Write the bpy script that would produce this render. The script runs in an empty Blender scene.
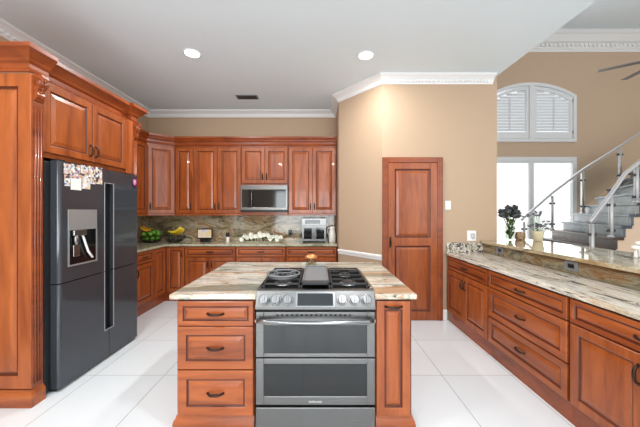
import bpy, bmesh, math, random
from mathutils import Vector, Matrix
random.seed(7)
PI = math.pi
C = bpy.context.scene.collection
scene = bpy.context.scene

# ------------------------------------------------------------------ camera, world, lights, exposure
H = 1.44                      # camera height
cam_d = bpy.data.cameras.new('camera'); cam = bpy.data.objects.new('camera', cam_d); C.objects.link(cam)
cam.location = (0, 0, H); cam.rotation_euler = (PI/2, 0, 0)
cam_d.sensor_width = 36; cam_d.lens = 36*284/640
cam_d.shift_x = 2/640; cam_d.shift_y = -2/640
cam_d.clip_start = .05
scene.camera = cam

world = bpy.data.worlds.new('world'); scene.world = world; world.use_nodes = True
bg = world.node_tree.nodes['Background']
bg.inputs[0].default_value = (.93, .97, 1.0, 1); bg.inputs[1].default_value = 1.0

def area(name, loc, rot, sx, sy, watts, col=(1, 1, 1)):
    l = bpy.data.lights.new(name, 'AREA'); l.shape = 'RECTANGLE'; l.size = sx; l.size_y = sy
    l.energy = watts; l.color = col
    o = bpy.data.objects.new(name, l); C.objects.link(o); o.location = loc; o.rotation_euler = rot
    return o
area('daylight_hall', (4.9, 6.3, 2.6), (-PI/2, 0, 0), 2.2, 3.4, 55, (.95, .98, 1))
area('daylight_behind', (-.3, -3.32, 1.45), (PI/2+.62, 0, 0), 3.3, 2.3, 240, (.90, .96, 1))
area('fill_hall_front', (5.8, -3.0, 2.2), (PI/2+.3, 0, -.15), 5.5, 3.6, 150, (.95, .98, 1))  # fill light added to brighten the hall; no window is built here
LAMP_W = 27

scene.view_settings.view_transform = 'Standard'; scene.view_settings.look = 'None'
scene.view_settings.gamma = 1; scene.view_settings.use_curve_mapping = False
scene.view_settings.exposure = -0.2
scene.cycles.use_denoising = True
scene.cycles.max_bounces = 10; scene.cycles.transparent_max_bounces = 16
scene.cycles.sample_clamp_indirect = 4

# ------------------------------------------------------------------ materials
def srgb(r, g, b):
    f = lambda c: (c/255/12.92) if c/255 <= .04045 else ((c/255+.055)/1.055)**2.4
    return (f(r), f(g), f(b), 1)

def mat(name, col, rough=.5, metal=0, emit=None, es=0, coat=0, spec=None):
    m = bpy.data.materials.new(name); m.use_nodes = True
    b = m.node_tree.nodes['Principled BSDF']
    b.inputs['Base Color'].default_value = col
    b.inputs['Roughness'].default_value = rough; b.inputs['Metallic'].default_value = metal
    b.inputs['Coat Weight'].default_value = coat
    if spec is not None: b.inputs['Specular IOR Level'].default_value = spec
    if emit: b.inputs['Emission Color'].default_value = emit; b.inputs['Emission Strength'].default_value = es
    return m

def N(nt, t, **kw):
    n = nt.nodes.new(t)
    for k, v in kw.items():
        if k in n.inputs: n.inputs[k].default_value = v
        else: setattr(n, k, v)
    return n

def ramp(nt, stops, interp='LINEAR'):
    r = nt.nodes.new('ShaderNodeValToRGB'); cr = r.color_ramp; cr.interpolation = interp
    while len(cr.elements) > 1: cr.elements.remove(cr.elements[-1])
    cr.elements[0].position = stops[0][0]; cr.elements[0].color = stops[0][1]
    for p, c in stops[1:]:
        e = cr.elements.new(p); e.color = c
    return r

def coords(nt, scale=(1, 1, 1), rot=(0, 0, 0), loc=(0, 0, 0)):
    tc = nt.nodes.new('ShaderNodeTexCoord'); mp = nt.nodes.new('ShaderNodeMapping')
    mp.inputs['Scale'].default_value = scale; mp.inputs['Rotation'].default_value = rot; mp.inputs['Location'].default_value = loc
    nt.links.new(tc.outputs['Object'], mp.inputs[0]); return mp

def wood(name, light, dark, scale, rough=.32):
    m = mat(name, light, rough, coat=.2); nt = m.node_tree; L = nt.links; b = nt.nodes['Principled BSDF']
    oi = nt.nodes.new('ShaderNodeObjectInfo')
    mp = coords(nt, scale)
    ad = N(nt, 'ShaderNodeVectorMath', operation='ADD'); L.new(mp.outputs[0], ad.inputs[0])
    sc = N(nt, 'ShaderNodeVectorMath', operation='SCALE'); sc.inputs[0].default_value = (13, 7, 5); L.new(oi.outputs['Random'], sc.inputs['Scale'])
    L.new(sc.outputs[0], ad.inputs[1])
    n = N(nt, 'ShaderNodeTexNoise', Scale=1.0, Detail=6, Roughness=.62, Distortion=.6); L.new(ad.outputs[0], n.inputs['Vector'])
    r = ramp(nt, [(.28, dark), (.5, tuple((a*.55+c*.45) for a, c in zip(light, dark))), (.72, light)])
    L.new(n.outputs['Fac'], r.inputs[0])
    hv = N(nt, 'ShaderNodeHueSaturation'); L.new(r.outputs[0], hv.inputs['Color'])
    mr = N(nt, 'ShaderNodeMapRange'); mr.inputs['To Min'].default_value = .92; mr.inputs['To Max'].default_value = 1.08
    L.new(oi.outputs['Random'], mr.inputs['Value']); L.new(mr.outputs[0], hv.inputs['Value'])
    L.new(hv.outputs[0], b.inputs['Base Color'])
    return m

def stone(name, stops, scale, rot=(0, 0, 0), rough=.08, dark=srgb(62, 58, 52), dk=.62, warp=1.2, patch=(), psc=(1, 1, 1)):
    m = mat(name, stops[0][1], rough); nt = m.node_tree; L = nt.links; b = nt.nodes['Principled BSDF']
    mp = coords(nt, scale, rot)
    w = N(nt, 'ShaderNodeTexNoise', Scale=.8, Detail=3); L.new(mp.outputs[0], w.inputs['Vector'])
    wm = N(nt, 'ShaderNodeVectorMath', operation='SCALE'); L.new(w.outputs['Color'], wm.inputs[0]); wm.inputs['Scale'].default_value = warp
    ad = N(nt, 'ShaderNodeVectorMath', operation='ADD'); L.new(mp.outputs[0], ad.inputs[0]); L.new(wm.outputs[0], ad.inputs[1])
    n = N(nt, 'ShaderNodeTexNoise', Scale=1.3, Detail=8, Roughness=.68, Distortion=.6); L.new(ad.outputs[0], n.inputs['Vector'])
    r = ramp(nt, [(.5+(p-.5)*.72, c) for p, c in stops]); L.new(n.outputs['Fac'], r.inputs[0])
    n2 = N(nt, 'ShaderNodeTexNoise', Scale=2.6, Detail=8, Roughness=.72, Distortion=1.0); L.new(ad.outputs[0], n2.inputs['Vector'])
    r2 = ramp(nt, [(dk, (0, 0, 0, 1)), (dk+.09, (1, 1, 1, 1))]); L.new(n2.outputs['Fac'], r2.inputs[0])
    mx = N(nt, 'ShaderNodeMix', data_type='RGBA'); L.new(r2.outputs[0], mx.inputs[0]); L.new(r.outputs[0], mx.inputs[6]); mx.inputs[7].default_value = dark
    last = mx.outputs[2]
    for i, (pc, p0, p1) in enumerate(patch):   # broad clouds of another mineral colour
        mq = coords(nt, psc, rot, (3.7*i+1.3, 2.1*i, 5.0*i)); nq = N(nt, 'ShaderNodeTexNoise', Scale=1.0, Detail=5, Roughness=.6, Distortion=.8); L.new(mq.outputs[0], nq.inputs['Vector'])
        rq = ramp(nt, [(p0, (0, 0, 0, 1)), (p1, (.8, .8, .8, 1))]); L.new(nq.outputs['Fac'], rq.inputs[0])
        mz = N(nt, 'ShaderNodeMix', data_type='RGBA'); L.new(rq.outputs[0], mz.inputs[0]); L.new(last, mz.inputs[6]); mz.inputs[7].default_value = pc; last = mz.outputs[2]
    # pale fine speckle
    v = N(nt, 'ShaderNodeTexNoise', Scale=90, Detail=2); tc = nt.nodes.new('ShaderNodeTexCoord'); L.new(tc.outputs['Object'], v.inputs['Vector'])
    mr = N(nt, 'ShaderNodeMapRange'); mr.inputs['From Min'].default_value = .3; mr.inputs['From Max'].default_value = .7; mr.inputs['To Min'].default_value = .82; mr.inputs['To Max'].default_value = 1.15
    L.new(v.outputs['Fac'], mr.inputs['Value'])
    sc = N(nt, 'ShaderNodeVectorMath', operation='SCALE'); L.new(last, sc.inputs[0]); L.new(mr.outputs[0], sc.inputs['Scale'])
    L.new(sc.outputs[0], b.inputs['Base Color'])
    return m

def brushed(name, col, rough, scale=(2, 2, 160), amt=.08, metal=1):
    m = mat(name, col, rough, metal); nt = m.node_tree; L = nt.links; b = nt.nodes['Principled BSDF']
    mp = coords(nt, scale); n = N(nt, 'ShaderNodeTexNoise', Scale=1.0, Detail=3); L.new(mp.outputs[0], n.inputs['Vector'])
    mr = N(nt, 'ShaderNodeMapRange'); mr.inputs['To Min'].default_value = rough-amt; mr.inputs['To Max'].default_value = rough+amt
    L.new(n.outputs['Fac'], mr.inputs['Value']); L.new(mr.outputs[0], b.inputs['Roughness'])
    return m

def painted(name, col, rough=.7, bump=.02, sc=60):
    m = mat(name, col, rough); nt = m.node_tree; L = nt.links; b = nt.nodes['Principled BSDF']
    mp = coords(nt); n = N(nt, 'ShaderNodeTexNoise', Scale=sc, Detail=3); L.new(mp.outputs[0], n.inputs['Vector'])
    bp = N(nt, 'ShaderNodeBump', Strength=bump*5, Distance=.004); L.new(n.outputs['Fac'], bp.inputs['Height']); L.new(bp.outputs[0], b.inputs['Normal'])
    return m

WL, WD = srgb(178, 95, 44), srgb(120, 52, 20)
M = {}
M['wood'] = wood('cherry_wood', WL, WD, (14, 14, 1.6))
M['wood_flat'] = wood('cherry_wood_cross_grain', WL, WD, (1.6, 14, 14))
M['wood_dark'] = wood('cherry_wood_moulding', srgb(160, 78, 34), srgb(110, 45, 16), (3, 3, 9))
M['glaze'] = mat('dark_wood_glaze', srgb(88, 36, 16), .35, coat=.1)
M['gap'] = mat('painted_gap_shade', srgb(44, 20, 10), .6)  # shade in the gaps between doors and drawers, painted as a dark colour
M['bronze'] = mat('oil_rubbed_bronze', srgb(62, 44, 36), .38, .7)
M['wall'] = painted('tan_wall_paint', srgb(189, 163, 137), .75)
M['wall_hall'] = painted('tan_hall_wall_paint', srgb(203, 178, 153), .75)
M['ceil'] = painted('white_ceiling_paint', srgb(227, 237, 243), .8)
M['white'] = mat('white_trim_paint', srgb(240, 240, 240), .4)
M['plastic'] = mat('white_plastic', srgb(242, 241, 238), .35)
STOPS = [(.25, srgb(100, 98, 84)), (.34, srgb(140, 138, 120)), (.41, srgb(206, 204, 194)), (.47, srgb(222, 219, 212)), (.52, srgb(196, 172, 144)), (.56, srgb(214, 208, 196)), (.62, srgb(168, 162, 142)), (.68, srgb(214, 204, 188)), (.78, srgb(176, 134, 100)), (.86, srgb(110, 104, 88))]
STOPS_R = [(.25, srgb(120, 116, 106)), (.36, srgb(186, 178, 164)), (.44, srgb(222, 217, 206)), (.52, srgb(228, 222, 212)), (.57, srgb(196, 170, 136)), (.62, srgb(220, 212, 198)), (.75, srgb(150, 144, 132)), (.86, srgb(150, 108, 70))]
M['stone_island'] = stone('beige_veined_granite', STOPS, (1.3, 5.2, 5.2), (0, 0, .05), dk=.565, dark=srgb(84, 82, 72), warp=.9, patch=((srgb(112, 113, 98), .49, .57), (srgb(178, 134, 92), .54, .61)), psc=(.55, 5.5, 5))
M['stone_right'] = stone('beige_black_veined_granite', STOPS_R, (6.0, .9, 5.0), (0, 0, .16), dk=.54, dark=srgb(60, 57, 52), warp=.9, patch=((srgb(124, 124, 108), .60, .72), (srgb(160, 118, 76), .61, .72)), psc=(3.2, .8, 3))
M['stone_speckled'] = stone('black_white_speckled_granite', STOPS_R, (9, 9, 9), dk=.47, dark=srgb(48, 46, 44), warp=1.5)
M['stone_back'] = stone('grey_green_granite', [(.25, srgb(98, 96, 78)), (.38, srgb(150, 146, 124)), (.5, srgb(196, 190, 166)), (.6, srgb(170, 164, 140)), (.75, srgb(126, 118, 92))], (2.2, 4, 4), dk=.60, dark=srgb(92, 88, 70))
BS = [(.24, srgb(70, 66, 48)), (.36, srgb(122, 112, 84)), (.45, srgb(168, 152, 116)), (.52, srgb(196, 188, 168)), (.58, srgb(176, 128, 76)), (.65, srgb(158, 148, 118)), (.78, srgb(104, 100, 78)), (.88, srgb(140, 84, 40))]
M['stone_splash'] = stone('swirling_green_granite', BS, (1.3, 2.4, 3.2), (0, .25, 0), dk=.56, dark=srgb(66, 62, 50), warp=2.4)
M['stone_barsplash'] = stone('olive_brown_granite', [(.25, srgb(52, 48, 38)), (.38, srgb(90, 84, 66)), (.46, srgb(120, 112, 90)), (.52, srgb(146, 138, 114)), (.57, srgb(126, 98, 64)), (.65, srgb(112, 104, 78)), (.8, srgb(70, 66, 50))], (2.0, 1.6, 4.5), (.15, 0, 0), dk=.56, dark=srgb(52, 46, 34), warp=1.6, patch=((srgb(138, 88, 42), .60, .72),), psc=(2, 1.2, 3))
M['stone_bar'] = stone('rust_green_granite', [(.25, srgb(118, 108, 84)), (.4, srgb(168, 154, 124)), (.5, srgb(196, 184, 156)), (.6, srgb(176, 148, 106)), (.75, srgb(140, 130, 104))], (3.0, 1.6, 5), (.2, 0, 0), dk=.58, dark=srgb(74, 66, 50), warp=2.0, rough=.04)
M['stainless'] = brushed('stainless_steel', srgb(124, 123, 122), .3)
M['stainless_light'] = brushed('bright_stainless', srgb(146, 147, 148), .22, amt=.05)
M['steel_post'] = mat('polished_steel', srgb(205, 206, 208), .38, .35)
M['blackss'] = brushed('black_stainless', srgb(78, 82, 88), .11, amt=.03, metal=.5)
M['blackss_side'] = mat('dark_grey_enamel', srgb(34, 35, 38), .4)
M['black'] = mat('black_plastic', srgb(14, 14, 15), .35)
M['blackgloss'] = mat('black_glass', srgb(16, 17, 19), .05)
M['cookglass'] = mat('black_enamel', srgb(24, 25, 27), .5, spec=.02)
M['ovenglass'] = mat('smoked_oven_glass', srgb(26, 28, 30), .06, spec=.6)
M['iron'] = mat('cast_iron', srgb(40, 41, 43), .5)
M['griddle'] = mat('grey_griddle', srgb(126, 128, 131), .5, .1)
M['alu'] = mat('burner_aluminium', srgb(178, 178, 178), .35, .8)
M['silver'] = mat('silver_plastic', srgb(176, 178, 180), .32, .6)
M['copper'] = mat('copper', srgb(222, 148, 98), .4, .8)
M['tread'] = stone('blue_grey_stair_stone', [(.3, srgb(38, 44, 50)), (.5, srgb(62, 72, 82)), (.7, srgb(86, 97, 106))], (2, 2, 3), rough=.38, dk=.62, dark=srgb(96, 86, 78))
M['step_reflection_brown'] = stone('stair_stone_brown_reflection', [(.3, srgb(44, 27, 18)), (.5, srgb(70, 45, 31)), (.7, srgb(94, 68, 52))], (2, 2, 3), rough=.4, dk=.66)  # reflection on the lowest steps, put into a browner stone colour
M['cream'] = painted('cream_stair_paint', srgb(222, 194, 168), .7)
M['limegreen'] = mat('lime_skin', srgb(96, 152, 42), .35)
M['orange'] = mat('ripe_banana_skin', srgb(230, 168, 44), .45)
M['banana'] = mat('banana_skin', srgb(232, 198, 48), .45)
M['avocado'] = mat('avocado_skin', srgb(62, 60, 46), .5)
M['leaf'] = mat('leaf_green', srgb(80, 106, 48), .5)
M['stem'] = mat('stem_green', srgb(112, 134, 70), .5)
M['bloom_dark'] = mat('dark_grey_petals', srgb(88, 91, 93), .6)
M['bloom_lav'] = mat('pale_lavender_petals', srgb(140, 138, 152), .6)
M['petal'] = mat('white_petals', srgb(240, 240, 226), .5)
M['cream_pot'] = mat('cream_ceramic', srgb(226, 216, 184), .35)
M['ceramic'] = mat('white_ceramic', srgb(240, 238, 232), .25)
M['tan_stone'] = stone('mottled_tan_stone', [(.35, srgb(110, 78, 54)), (.5, srgb(166, 132, 100)), (.65, srgb(196, 170, 140))], (30, 30, 30), rough=.4, dk=.7)
M['soil'] = mat('potting_soil', srgb(60, 46, 36), .9)
M['paper'] = mat('white_paper', srgb(236, 236, 230), .7)
M['fan'] = mat('brushed_nickel', srgb(150, 148, 146), .35, .8)
M['shade'] = mat('daylit_window_shade', srgb(250, 250, 250), .8, emit=(1, 1, 1, 1), es=1.0)
M['daylit_pane'] = mat('daylit_pane', srgb(240, 245, 250), .6, emit=(.95, .98, 1, 1), es=.6)
M['lens'] = mat('lit_lens', (1, 1, 1, 1), .5, emit=(1, .98, .95, 1), es=9)
M['shutter'] = mat('white_shutter_paint', srgb(232, 234, 236), .5)

def glass(name, tint, gl=.08, rough=0.0):
    m = bpy.data.materials.new(name); m.use_nodes = True; nt = m.node_tree; nt.nodes.clear(); L = nt.links
    o = nt.nodes.new('ShaderNodeOutputMaterial'); t = N(nt, 'ShaderNodeBsdfTransparent', Color=tint)
    g = N(nt, 'ShaderNodeBsdfGlossy', Roughness=rough); mx = nt.nodes.new('ShaderNodeMixShader')
    lw = N(nt, 'ShaderNodeLayerWeight', Blend=.5); pw = N(nt, 'ShaderNodeMath', operation='POWER'); L.new(lw.outputs['Facing'], pw.inputs[0]); pw.inputs[1].default_value = 4
    ma = N(nt, 'ShaderNodeMath', operation='MULTIPLY_ADD'); L.new(pw.outputs[0], ma.inputs[0]); ma.inputs[1].default_value = .4; ma.inputs[2].default_value = gl*.3
    L.new(ma.outputs[0], mx.inputs[0]); L.new(t.outputs[0], mx.inputs[1]); L.new(g.outputs[0], mx.inputs[2]); L.new(mx.outputs[0], o.inputs[0])
    return m
M['glass'] = glass('rail_glass', (.93, .95, .94, 1))
M['vaseglass'] = glass('vase_glass', (.88, .92, .88, 1))

# tiled floor
def tile_floor():
    m = mat('polished_white_tile', srgb(226, 227, 226), .12); nt = m.node_tree; L = nt.links; b = nt.nodes['Principled BSDF']
    mp = coords(nt, (1, 1, 1), (0, 0, 0), (-1.09+.61*10, -2.498+.68*10, 0))
    br = N(nt, 'ShaderNodeTexBrick', offset=0.0, squash=1.0)
    br.inputs['Scale'].default_value = 1; br.inputs['Mortar Size'].default_value = .0032; br.inputs['Mortar Smooth'].default_value = .1
    br.inputs['Brick Width'].default_value = .61; br.inputs['Row Height'].default_value = .68
    br.inputs['Color1'].default_value = srgb(236, 241, 244); br.inputs['Color2'].default_value = srgb(231, 237, 241); br.inputs['Mortar'].default_value = srgb(172, 171, 168)
    L.new(mp.outputs[0], br.inputs['Vector'])
    L.new(br.outputs['Color'], b.inputs['Base Color'])
    mr = N(nt, 'ShaderNodeMapRange'); mr.inputs['To Min'].default_value = .14; mr.inputs['To Max'].default_value = .6
    L.new(br.outputs['Fac'], mr.inputs['Value']); L.new(mr.outputs[0], b.inputs['Roughness'])
    return m
M['floor'] = tile_floor()

def photo_mat(name, seed, sc):
    m = mat(name, (1, 1, 1, 1), .35); nt = m.node_tree; L = nt.links; b = nt.nodes['Principled BSDF']
    mp = coords(nt, (sc, sc, sc), loc=(seed*3.1, seed*1.7, seed*.9))
    v = N(nt, 'ShaderNodeTexVoronoi', Scale=1.0); L.new(mp.outputs[0], v.inputs['Vector'])
    sp = nt.nodes.new('ShaderNodeSeparateColor'); L.new(v.outputs['Color'], sp.inputs[0])
    r = ramp(nt, [(0, srgb(236, 234, 230)), (.24, srgb(210, 168, 146)), (.40, srgb(206, 208, 214)), (.52, srgb(100, 116, 164)), (.60, srgb(230, 226, 222)), (.70, srgb(84, 72, 70)), (.82, srgb(206, 172, 178)), (.92, srgb(220, 206, 160))], 'CONSTANT')
    L.new(sp.outputs[0], r.inputs[0]); L.new(r.outputs[0], b.inputs['Base Color'])
    return m

# ------------------------------------------------------------------ mesh builder
class MB:
    def __init__(s): s.bm = bmesh.new()
    def quad(s, pts, mi=0, sm=False):
        f = s.bm.faces.new([s.bm.verts.new(p) for p in pts]); f.material_index = mi; f.smooth = sm; return f
    def box(s, x0, x1, y0, y1, z0, z1, bev=0, mi=0, seg=2):
        mtx = Matrix.Translation(((x0+x1)/2, (y0+y1)/2, (z0+z1)/2)) @ Matrix.Diagonal((abs(x1-x0), abs(y1-y0), abs(z1-z0), 1))
        old = set(s.bm.faces)
        r = bmesh.ops.create_cube(s.bm, size=1, matrix=mtx)
        if bev:
            es = list({e for v in r['verts'] for e in v.link_edges})
            bmesh.ops.bevel(s.bm, geom=es, offset=bev, segments=seg, profile=.5, affect='EDGES')
        for f in s.bm.faces:
            if f not in old: f.material_index = mi
        return s
    def prism(s, poly, z0, z1, mi=0, bev=0):
        vs = [s.bm.verts.new((x, y, z0)) for x, y in poly]
        f = s.bm.faces.new(vs); old = set(s.bm.faces) - {f}
        r = bmesh.ops.extrude_face_region(s.bm, geom=[f])
        tv = [g for g in r['geom'] if isinstance(g, bmesh.types.BMVert)]
        bmesh.ops.translate(s.bm, verts=tv, vec=(0, 0, z1-z0))
        new = [g for g in s.bm.faces if g not in old]
        bmesh.ops.recalc_face_normals(s.bm, faces=new)
        if bev:
            es = list({e for f in new for e in f.edges})
            bmesh.ops.bevel(s.bm, geom=es, offset=bev, segments=2, profile=.5, affect='EDGES')
        for f in s.bm.faces:
            if f not in old: f.material_index = mi
        return s
    def tube(s, pts, r, n=8, mi=0, closed=False, cap=True):
        pts = [Vector(p) for p in pts]; k = len(pts)
        rs = r if isinstance(r, (list, tuple)) else [r]*k
        rings = []; prev = None
        for i, p in enumerate(pts):
            a = pts[(i-1) % k] if (closed or i > 0) else p; b = pts[(i+1) % k] if (closed or i < k-1) else p
            t = (b-a).normalized()
            if prev is None:
                up = Vector((0, 0, 1)) if abs(t.z) < .9 else Vector((1, 0, 0))
                u = t.cross(up).normalized()
            else:
                u = (prev - t*prev.dot(t)).normalized()
            prev = u; w = t.cross(u)
            rings.append([s.bm.verts.new(p + (u*math.cos(q)+w*math.sin(q))*rs[i]) for q in [2*PI*j/n for j in range(n)]])
        for i in range(k if closed else k-1):
            A, B = rings[i], rings[(i+1) % k]
            for j in range(n):
                f = s.bm.faces.new((A[j], A[(j+1) % n], B[(j+1) % n], B[j])); f.smooth = True; f.material_index = mi
        if cap and not closed:
            for R in (rings[0], rings[-1]):
                f = s.bm.faces.new(R); f.material_index = mi
        return s
    def ring(s, c, R, r, n=28, m=8, axis='z', mi=0):
        pts = []
        for i in range(n):
            a = 2*PI*i/n; u, v = R*math.cos(a), R*math.sin(a)
            pts.append({'z': (c[0]+u, c[1]+v, c[2]), 'y': (c[0]+u, c[1], c[2]+v), 'x': (c[0], c[1]+u, c[2]+v)}[axis])
        return s.tube(pts, r, m, mi, closed=True)
    def lathe(s, prof, c=(0, 0, 0), n=28, axis='z', mi=0, smooth=True):
        rings = []
        for rr, h in prof:
            R = []
            for j in range(n):
                a = 2*PI*j/n; u, v = rr*math.cos(a), rr*math.sin(a)
                p = {'z': (u, v, h), 'y': (u, h, v), 'x': (h, u, v)}[axis]
                R.append(s.bm.verts.new((c[0]+p[0], c[1]+p[1], c[2]+p[2])))
            rings.append(R)
        for A, B in zip(rings, rings[1:]):
            for j in range(n):
                f = s.bm.faces.new((A[j], A[(j+1) % n], B[(j+1) % n], B[j])); f.smooth = smooth; f.material_index = mi
        for R in (rings[0], rings[-1]):
            f = s.bm.faces.new(R); f.material_index = mi
        return s
    def sphere(s, c, r, sc=(1, 1, 1), n=12, mi=0, rot=None):
        mtx = Matrix.Translation(c) @ (rot.to_4x4() if rot else Matrix()) @ Matrix.Diagonal((*[r*k for k in sc], 1))
        old = set(s.bm.faces)
        bmesh.ops.create_uvsphere(s.bm, u_segments=n, v_segments=max(6, n*2//3), radius=1, matrix=mtx)
        for f in s.bm.faces:
            if f not in old: f.smooth = True; f.material_index = mi
        return s
    def raised(s, x0, x1, z0, z1, rings, gl=()):
        """concentric rectangular rings (inset, y); faces of the ring steps listed in gl use slot 1"""
        R = []
        for ins, y in rings:
            R.append([s.bm.verts.new(p) for p in ((x0+ins, y, z0+ins), (x1-ins, y, z0+ins), (x1-ins, y, z1-ins), (x0+ins, y, z1-ins))])
        for i, (A, B) in enumerate(zip(R, R[1:])):
            for j in range(4):
                f = s.bm.faces.new((A[j], A[(j+1) % 4], B[(j+1) % 4], B[j])); f.material_index = 1 if i in gl else 0
        s.bm.faces.new(R[-1]); s.bm.faces.new(list(reversed(R[0])))
        return s
    def sweep(s, prof, path, side=1, mi=0):
        """profile (out, z) swept along an XY polyline with mitres; side=+1 puts 'out' to the right of travel"""
        P = [Vector((p[0], p[1])) for p in path]; nrm = []
        for a, b in zip(P, P[1:]):
            t = (b-a).normalized(); nrm.append(Vector((t.y, -t.x))*side)
        offs = []
        for i in range(len(P)):
            if i == 0: offs.append(nrm[0])
            elif i == len(P)-1: offs.append(nrm[-1])
            else:
                m = (nrm[i-1]+nrm[i]).normalized(); offs.append(m / max(.3, m.dot(nrm[i])))
        R = [[s.bm.verts.new((p.x+o.x*u, p.y+o.y*u, z)) for u, z in prof] for p, o in zip(P, offs)]
        k = len(prof)
        for A, B in zip(R, R[1:]):
            for j in range(k):
                f = s.bm.faces.new((A[j], A[(j+1) % k], B[(j+1) % k], B[j])); f.material_index = mi
        for Q in (R[0], R[-1]):
            f = s.bm.faces.new(Q); f.material_index = mi
        return s
    def petal(s, c, d, up, L, W, mi=0, bend=.25):
        d = Vector(d).normalized(); up = Vector(up); sd = d.cross(up).normalized(); upn = sd.cross(d).normalized(); c = Vector(c)
        prof = [(0, .12), (.35, .9), (.7, 1), (1, .2)]
        prev = None
        for t, w in prof:
            p = c + d*L*t + upn*(bend*L*math.sin(t*2.2)*.6); a, b = s.bm.verts.new(p - sd*W*w/2), s.bm.verts.new(p + sd*W*w/2)
            if prev:
                f = s.bm.faces.new((prev[0], prev[1], b, a)); f.smooth = True; f.material_index = mi
            prev = (a, b)
    def build(s, name, mats, parent=None, recalc=True):
        if recalc: bmesh.ops.recalc_face_normals(s.bm, faces=s.bm.faces[:])
        me = bpy.data.meshes.new(name); s.bm.to_mesh(me); s.bm.free()
        for m in (mats if isinstance(mats, (list, tuple)) else [mats]): me.materials.append(M[m] if isinstance(m, str) else m)
        o = bpy.data.objects.new(name, me); C.objects.link(o)
        if parent: o.parent = parent
        return o

def tag(o, label, cat, group=None, kind=None):
    o['label'] = label; o['category'] = cat
    if group: o['group'] = group
    if kind: o['kind'] = kind
    return o
def thing(name, label, cat, loc=(0, 0, 0), rz=0, group=None):
    o = bpy.data.objects.new(name, None); o.empty_display_size = .1; C.objects.link(o)
    o.location = loc; o.rotation_euler = (0, 0, rz); return tag(o, label, cat, group)
def struct(o): o['kind'] = 'structure'; return o
def dup(root, loc, rz=None, label=None):
    r = root.copy(); C.objects.link(r); r.location = loc
    if rz is not None: r.rotation_euler = (0, 0, rz)
    if label: r['label'] = label
    for ch in list(root.children):
        c = ch.copy(); C.objects.link(c); c.parent = r
        for g in list(ch.children):
            d = g.copy(); C.objects.link(d); d.parent = c
    return r

# ------------------------------------------------------------------ room shell
XL, YB, ZC = -3.05, 5.10, 3.24        # left wall, back wall, kitchen ceiling
YD = 3.773                            # wall with the pantry door
XE = 2.377                            # free end of that wall
YH, ZH, XH = 6.6, 5.58, 9.2           # hall far wall, hall ceiling, hall right wall
Y0 = -3.2                             # the room runs on behind the camera
struct(MB().box(XL-.1, XH, Y0, YH+.1, -.06, 0).build('floor', 'floor'))
struct(MB().box(XL-.1, XE, Y0, YB+.1, ZC, ZC+.12).build('ceiling', 'ceil'))
struct(MB().box(XL-.12, XL, Y0, YB+.1, 0, ZC).build('wall_left', 'wall'))
struct(MB().box(XL, .32, YB, YB+.1, 0, ZC).build('wall_back', 'wall'))
# the pantry block: alcove side, slanted side, door side and hall side as one plan outline
struct(MB().prism([(.32, YB+.1), (.32, 4.40), (.85, YD), (XE, YD), (XE, YH), (XE-.12, YH), (XE-.12, YD+.12), (.9, YD+.12), (.44, 4.45), (.44, YB+.1)], 0, ZC).build('wall_pantry', 'wall'))
struct(MB().box(XE-.12, XE-.001, Y0, YD-.001, ZC+.121, ZH).build('wall_header', 'wall_hall'))
struct(MB().box(XE-.12, XE, YD, YH, ZC+.121, ZH).build('wall_upper', 'wall_hall'))
struct(MB().box(XE, XH, Y0, YH+.1, ZH, ZH+.1).build('ceiling_hall', 'ceil'))
struct(MB().box(XH, XH+.1, Y0, YH, 0, ZH).build('wall_right', 'wall_hall'))

rw = MB()
for b in ((XL, -1.95, 0, ZC), (1.35, XE, 0, ZC), (-1.95, 1.35, 0, .28), (-1.95, 1.35, 2.62, ZC)): rw.box(b[0], b[1], Y0-.12, Y0, b[2], b[3])
struct(rw.build('wall_rear', 'wall'))
wf = MB()
for x in (-1.95, -.88, .21, 1.28): wf.box(x, x+.07, Y0-.09, Y0-.02, .28, 2.62)
for z in (.28, 2.55): wf.box(-1.88, 1.28, Y0-.088, Y0-.022, z, z+.07)
struct(wf.build('window_3', 'shutter'))
# hall far wall with the two window openings
WX0, WX1 = 3.90, 5.97                 # window opening
AX = (WX0+WX1)/2
def arch_pts(x0, x1, zs, za, n=20):
    """points of a flat arch from (x1,zs) over the apex to (x0,zs)"""
    c, h = (x1-x0)/2, za-zs; R = (c*c+h*h)/(2*h); zc = za-R; a = math.asin(c/R)
    return [((x0+x1)/2+R*math.sin(a-2*a*i/n), zc+R*math.cos(a-2*a*i/n)) for i in range(n+1)]
Z1B, Z1S, Z1A = 3.05, 4.12, 4.42      # arched window: sill, spring, apex
Z2B, Z2T = .55, 2.70                  # lower window
wb = MB()
def wallrect(x0, x1, z0, z1): wb.box(x0, x1, YH, YH+.1, z0, z1)
wallrect(XE, WX0, 0, ZH); wallrect(WX1, XH, 0, ZH); wallrect(WX0, WX1, 0, Z2B); wallrect(WX0, WX1, Z2T, Z1B)
ap = arch_pts(WX0, WX1, Z1S, Z1A)
for (xa, za), (xb, zb) in zip(ap, ap[1:]):
    wb.quad([(xa, YH, za), (xb, YH, zb), (xb, YH, ZH), (xa, YH, ZH)]); wb.quad([(xa, YH, za), (xb, YH, zb), (xb, YH+.1, zb), (xa, YH+.1, za)])
struct(wb.build('wall_hall', 'wall_hall', recalc=False))

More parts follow.
